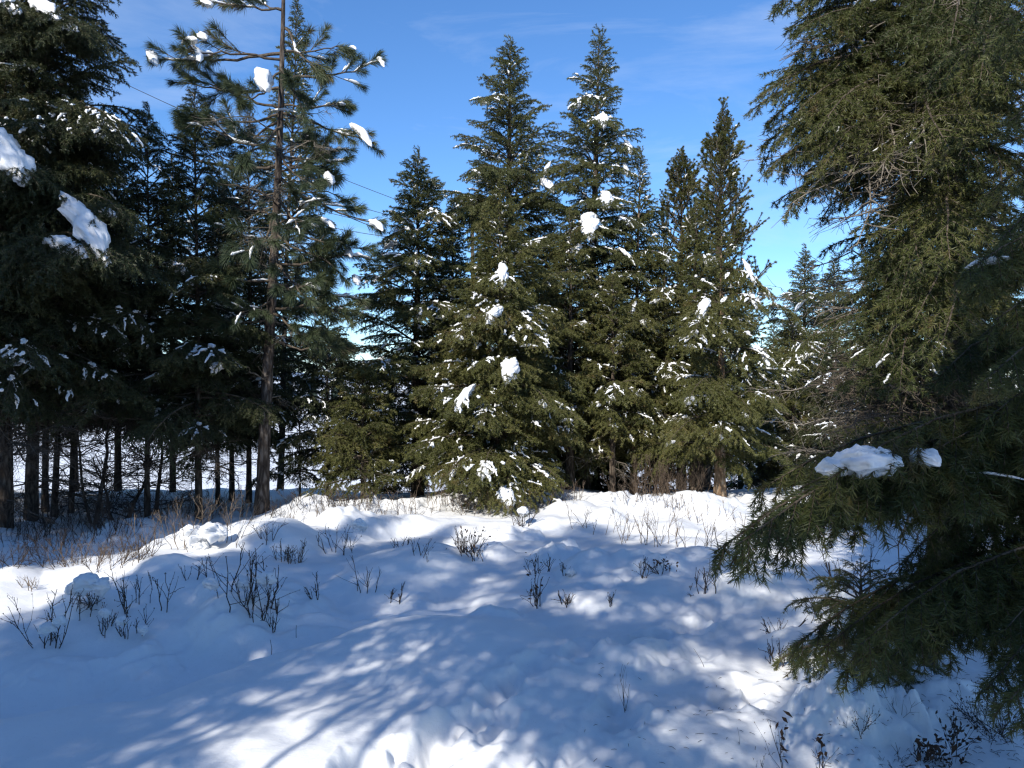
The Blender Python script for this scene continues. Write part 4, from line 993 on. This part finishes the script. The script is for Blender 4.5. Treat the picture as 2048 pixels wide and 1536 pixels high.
TAN = [(410, 1095, 115, 13, 70, 'tan brush with white snow lumps in the gap of sunlight', dict(caps=[(-20, 30, 30), (20, 35, 30), (-10, 8, 22)], lvl=2)), (150, 1140, 60, 18, 70, 'reddish low brush behind the capped shrub on the left', dict(matl='red_shrub')),
       (300, 1100, 80, 8, 40, 'tan upright twigs under the lone fir in the gap', dict()), (60, 1180, 40, 5, 20, 'little dry weed at the left edge of the snow', dict()), (350, 1060, 60, 10, 60, 'thin brown brush under the bent-footed fir', dict(matl='red_shrub')),
       (600, 1050, 40, 9, 40, 'small brush on lit snow right of the pine foot', dict()), (250, 1110, 60, 12, 60, 'dark tangled brush in the shade below the left stand', dict(matl='shrub')), (60, 1100, 70, 14, 70, 'dark tangled brush in front of the thick left trunk', dict(matl='shrub', lvl=2)),
       (520, 1100, 50, 6, 40, 'thin twigs on the lit strip left of the smooth mound', dict(matl='red_shrub')), (180, 1085, 60, 12, 70, 'dark twigs in front of the slim left trunks', dict(matl='shrub')),
       (1340, 1000, 90, 60, 70, 'brown thicket of fine twigs left of the pale curved trunk', dict(matl='red_shrub', r=.003, lvl=2, bud=0)), (1275, 1005, 60, 20, 60, 'brown brush at the foot of the pale slim trunk', dict(matl='red_shrub', r=.003)),
       (1180, 1065, 70, 7, 50, 'sparse tan stems right below the broad olive fir', dict()), (1250, 1085, 78, 7, 50, 'sparse tan stems in the sunlit snow below the slim fir', dict()), (1330, 1090, 84, 9, 50, 'tan stems in the sunlit snow below the brown thicket', dict()), (1400, 1105, 80, 9, 50, 'tan branching stems left of the near bough tip', dict()), (1470, 1110, 70, 8, 50, 'tan stems half behind the near bough tip', dict()),
       (1420, 1040, 50, 8, 60, 'short tan stems before the pale curved trunk', dict()), (1510, 1060, 50, 8, 50, 'tan stems right of the pale curved trunk', dict()), (1370, 1020, 40, 14, 60, 'low brown scrub on the bank left of the pale curved trunk', dict(matl='red_shrub')),
       (745, 1025, 60, 40, 90, 'brown brush at the foot of the young olive fir', dict(matl='red_shrub', r=.003, bud=0)), (870, 1020, 50, 40, 100, 'brown scrub between the young olive fir and the broad one', dict(matl='red_shrub', r=.003, bud=0)), (1000, 1022, 60, 50, 90, 'brown scrub below the broad olive fir', dict(matl='red_shrub', r=.003, bud=0)), (1110, 1012, 50, 34, 60, 'brown scrub right of the broad olive fir', dict(matl='red_shrub', r=.003, bud=0)),
       (1660, 1075, 70, 30, 70, 'brown thicket seen behind the closest bough', dict(matl='red_shrub', r=.003, lvl=2)), (1800, 1060, 90, 30, 90, 'brown thicket by the right edge behind the boughs', dict(matl='red_shrub', r=.003, lvl=2)), (1930, 1080, 110, 30, 90, 'rust-brown thicket lowest at the right edge behind the boughs', dict(matl='red_shrub', r=.003, lvl=2)),
       (20, 1060, 70, 40, 90, 'dense dark brush at the foot of the leftmost thick trunk', dict(matl='shrub', lvl=2, r=.004)), (120, 1050, 60, 40, 80, 'dense dark brush at the foot of the slim left trunks', dict(matl='shrub', lvl=2, r=.004)),
       (215, 1060, 60, 34, 70, 'dense dark brush under the forked bare sapling', dict(matl='shrub', lvl=2, r=.004)), (330, 1030, 50, 34, 80, 'dense dark brush behind the thin brown brush in the gap', dict(matl='shrub', lvl=2, r=.004)), (440, 1030, 50, 30, 70, 'dense dark brush left of the pine foot', dict(matl='shrub', lvl=2, r=.004)),
       (120, 1130, 80, 18, 80, 'dark arching brush left of the reddish low brush', dict(matl='shrub', lvl=2, lean=.5)), (20, 1150, 60, 12, 60, 'dark arching brush by the left edge of the snow', dict(matl='shrub', lvl=2, lean=.5)), (250, 1130, 70, 20, 60, 'reddish arching twigs right of the capped shrub', dict(matl='red_shrub', lvl=2, lean=.5)),
       (560, 1030, 40, 20, 70, 'dark scrub between the pine foot and the small fir', dict(matl='shrub')), (660, 1022, 50, 26, 80, 'dark scrub under the small dark fir', dict(matl='shrub', lvl=2))]
for i, (x, y, h, n, s, lab, kw) in enumerate(TAN):
    kw.setdefault('matl', 'tan_shrub'); kw.setdefault('r', .0034); kw.setdefault('bud', .004)
    shrub(x, y, h, n, s, lab, 'brush along the edge of the clearing', seed=100 + i, name='brush', cat='brush', **kw)

ST = [(1250, 1425, 98, 3, 4, 'thin three-pronged stem in the middle of the foreground', dict(r=.0016, bud=0, lvl=1, twn=2, lean=.1, split=.5)), (1412, 1335, 70, 1, 2, 'curved thin stem in the boot tracks', dict(r=.0018, bud=0, lvl=0, lean=.3)), (545, 1300, 56, 1, 1, 'single short stick on the smooth rise', dict(r=.004, bud=0, lvl=0, lean=.05)),
      (594, 1275, 34, 1, 1, 'tiny stick behind the smooth rise', dict(r=.003, bud=0, lvl=0, lean=.05)), (1475, 1490, 60, 1, 1, 'thin stalk left of the red seed heads', dict(r=.0016, bud=0, lvl=0, lean=.2)), (1568, 1545, 118, 2, 10, 'dry stalk with rust-red seed head, left of two', dict(r=.0022, bud=.004, lvl=1, lean=.15, dry=14, twn=4)),
      (1642, 1545, 80, 2, 8, 'dry stalk with rust-red seed head, right of two', dict(r=.0022, bud=.004, lvl=1, lean=.1, dry=12)), (1725, 1455, 50, 3, 10, 'curled dry stem beside the broken snow lump', dict(r=.0018, bud=.005, lvl=2, lean=.6)), (1810, 1420, 60, 4, 14, 'leaning thin twigs under the near boughs', dict(r=.0018, bud=0, lvl=1, lean=.5)),
      (1905, 1510, 160, 2, 10, 'tall dried fern frond in the lower right corner', dict(r=.0024, bud=.012, lvl=1, lean=.25, twn=9)), (1870, 1525, 46, 12, 40, 'dark clump of dead leaves in the lower right corner', dict(r=.003, bud=.008, lvl=1, lean=.8, dry=60)), (2000, 1470, 110, 14, 60, 'dark tangle of dead stems at the right edge', dict(r=.0022, bud=.006, lvl=2, lean=.8)), (1980, 1400, 90, 5, 40, 'long leaning stalks at the right edge under the boughs', dict(r=.002, bud=0, lvl=1, lean=.9)),
      (1520, 1535, 40, 4, 12, 'short stubs of stalks along the bottom edge', dict(r=.002, bud=.003, lvl=0, lean=.15)), (1790, 1530, 40, 5, 20, 'criss-cross twigs on the shaded snow near the bottom edge', dict(r=.002, bud=0, lvl=1, lean=1.0))]
for i, (x, y, h, n, s, lab, kw) in enumerate(ST):
    shrub(x, y, h, n, s, lab, 'dry stems in the foreground snow', seed=200 + i, name='dry_stem', cat='dry plant', matl='shrub', **kw)

def sapling(bx, d, topy, label, seed, lean, fork=True):
    x = (bx - 1024) / FPX * d; z = hz(x, d); h = CAMZ - (topy - 768) / FPX * d - z
    rng = np.random.default_rng(seed); g = Geo()
    root = bpy.data.objects.new('bare_sapling', None); COL.objects.link(root); root.location = (x, d, z)
    tag(root, label, 'sapling', 'bare saplings in the left stand')
    tg = Geo(); n = 12; u = np.linspace(0, 1, n)[:, None]
    for k in range(2 if fork else 1):
        s = 1 if k == 0 else -1
        P = np.array([0, 0, -.2]) + np.array([lean * s * (1 if k == 0 else .8), 0, h]) * u ** (1 if k == 0 else 1) + np.cumsum(rng.normal(0, .012, (n, 3)), axis=0)
        tube(tg, P, np.interp(u[:, 0], [0, 1], [.038 if k == 0 else .022, .008]), 8)
        for q in range(22):
            t = rng.uniform(.2, 1); b = np.array([np.interp(t, u[:, 0], P[:, c]) for c in range(3)])
            stem(g, b, norm(np.array([rng.normal(0, .8), rng.normal(0, .8), rng.uniform(-.1, .7)])), rng.uniform(.3, .9), .0065, rng, 2, 0, .35, 0, 6, .6, 4)
    obj('trunk', tg.mesh('trunk', [M['bark']], True), root)
    obj('branches', g.mesh('branches', [M['shrub']]), root)
sapling(186, 9.7, 780, 'forked bare sapling right of the slim trunks in the left stand', 1, .30)
sapling(310, 10.2, 820, 'thin arching bare sapling beside the lone fir in the gap', 2, .18, False)
sapling(240, 10.0, 880, 'low spreading bare sapling in front of the bright field', 3, .4, True)

# fallen needles and twigs on the snow under the near boughs
def litter():
    rng = np.random.default_rng(66); g = Geo()
    for q in range(420):
        x = rng.uniform(1180, 2048) if rng.random() < .3 else 2048 - abs(rng.normal(0, 260)); y = rng.uniform(1330, 1536)
        gx, gy = flat_px(x, y); gz = hz(gx, gy)
        L = rng.uniform(.012, .045); a = rng.uniform(0, pi)
        d = np.array([cos(a), sin(a), 0]) * L / 2
        P = np.array([gx, gy, gz + .002]); tube(g, np.stack([P - d, P + rng.normal(0, .002, 3) + [0, 0, .003], P + d]), [.0008, .0013, .0008], 3)
    tag(obj('needle_litter', g.mesh('needle_litter', [M['shrub']])), 'fallen needles and twig bits scattered on the shaded snow', 'litter', kind='stuff')
litter()

# ------------------------------------------------------------------ overhead line
def power_line():
    D = 60.0
    pole_p = px(945, 440, D); zb = hz(pole_p.x, D)
    root = bpy.data.objects.new('utility_pole', None); COL.objects.link(root); root.location = (pole_p.x, D, zb)
    tag(root, 'utility pole behind the tall spires carrying the cables', 'utility pole')
    top = pole_p.z + 1.0 - zb
    g = Geo(); tube(g, [[0, 0, -.5], [0, 0, top * .5], [0, 0, top]], [.17, .15, .12], 12); obj('pole', g.mesh('pole', [M['wood_pole']], True), root)
    g = Geo(); tube(g, [[-1.62, 0, top - .6], [0, -.16, top - .6], [1.2, 0, top - .6]], [.08, .09, .08], 6); obj('crossarm', g.mesh('crossarm', [M['wood_pole']]), root)
    for (yy, xx) in ((442, 905), (468, 905)):
        g = Geo(); c = px(xx, yy, D - .3) - root.location
        P = np.array([[c.x, c.y, c.z + .5 - q * .07] for q in range(15)]); tube(g, P, [.03 + .06 * (q % 2) for q in range(15)], 8)
        obj('insulator', g.mesh('insulator', [M['wire']], True), root)
    for (a, b, m, d0, lab) in [((-260, -90), (905, 440), (440, 225), 45, 'topmost overhead cable crossing the sky behind the pine'), ((200, 205), (905, 460), (690, 380), 48, 'second overhead cable from the top beyond the pine'),
                               ((300, 300), (905, 470), (690, 428), 50, 'third overhead cable from the top beyond the pine'), ((300, 350), (905, 485), (690, 452), 52, 'lowest overhead cable beyond the pine')]:
        A = px(a[0], a[1], d0); B = px(b[0], b[1], D - .3)
        u = np.linspace(0, 1, 24)[:, None]
        P = np.array(A) + (np.array(B) - np.array(A)) * u - np.array([0, 0, 1.0]) * .9 * 4 * u * (1 - u)
        g = Geo(); tube(g, P, .022, 5)
        tag(obj('power_cable', g.mesh('power_cable', [M['wire']], True)), lab, 'cable', 'overhead cables beyond the trees')
power_line()
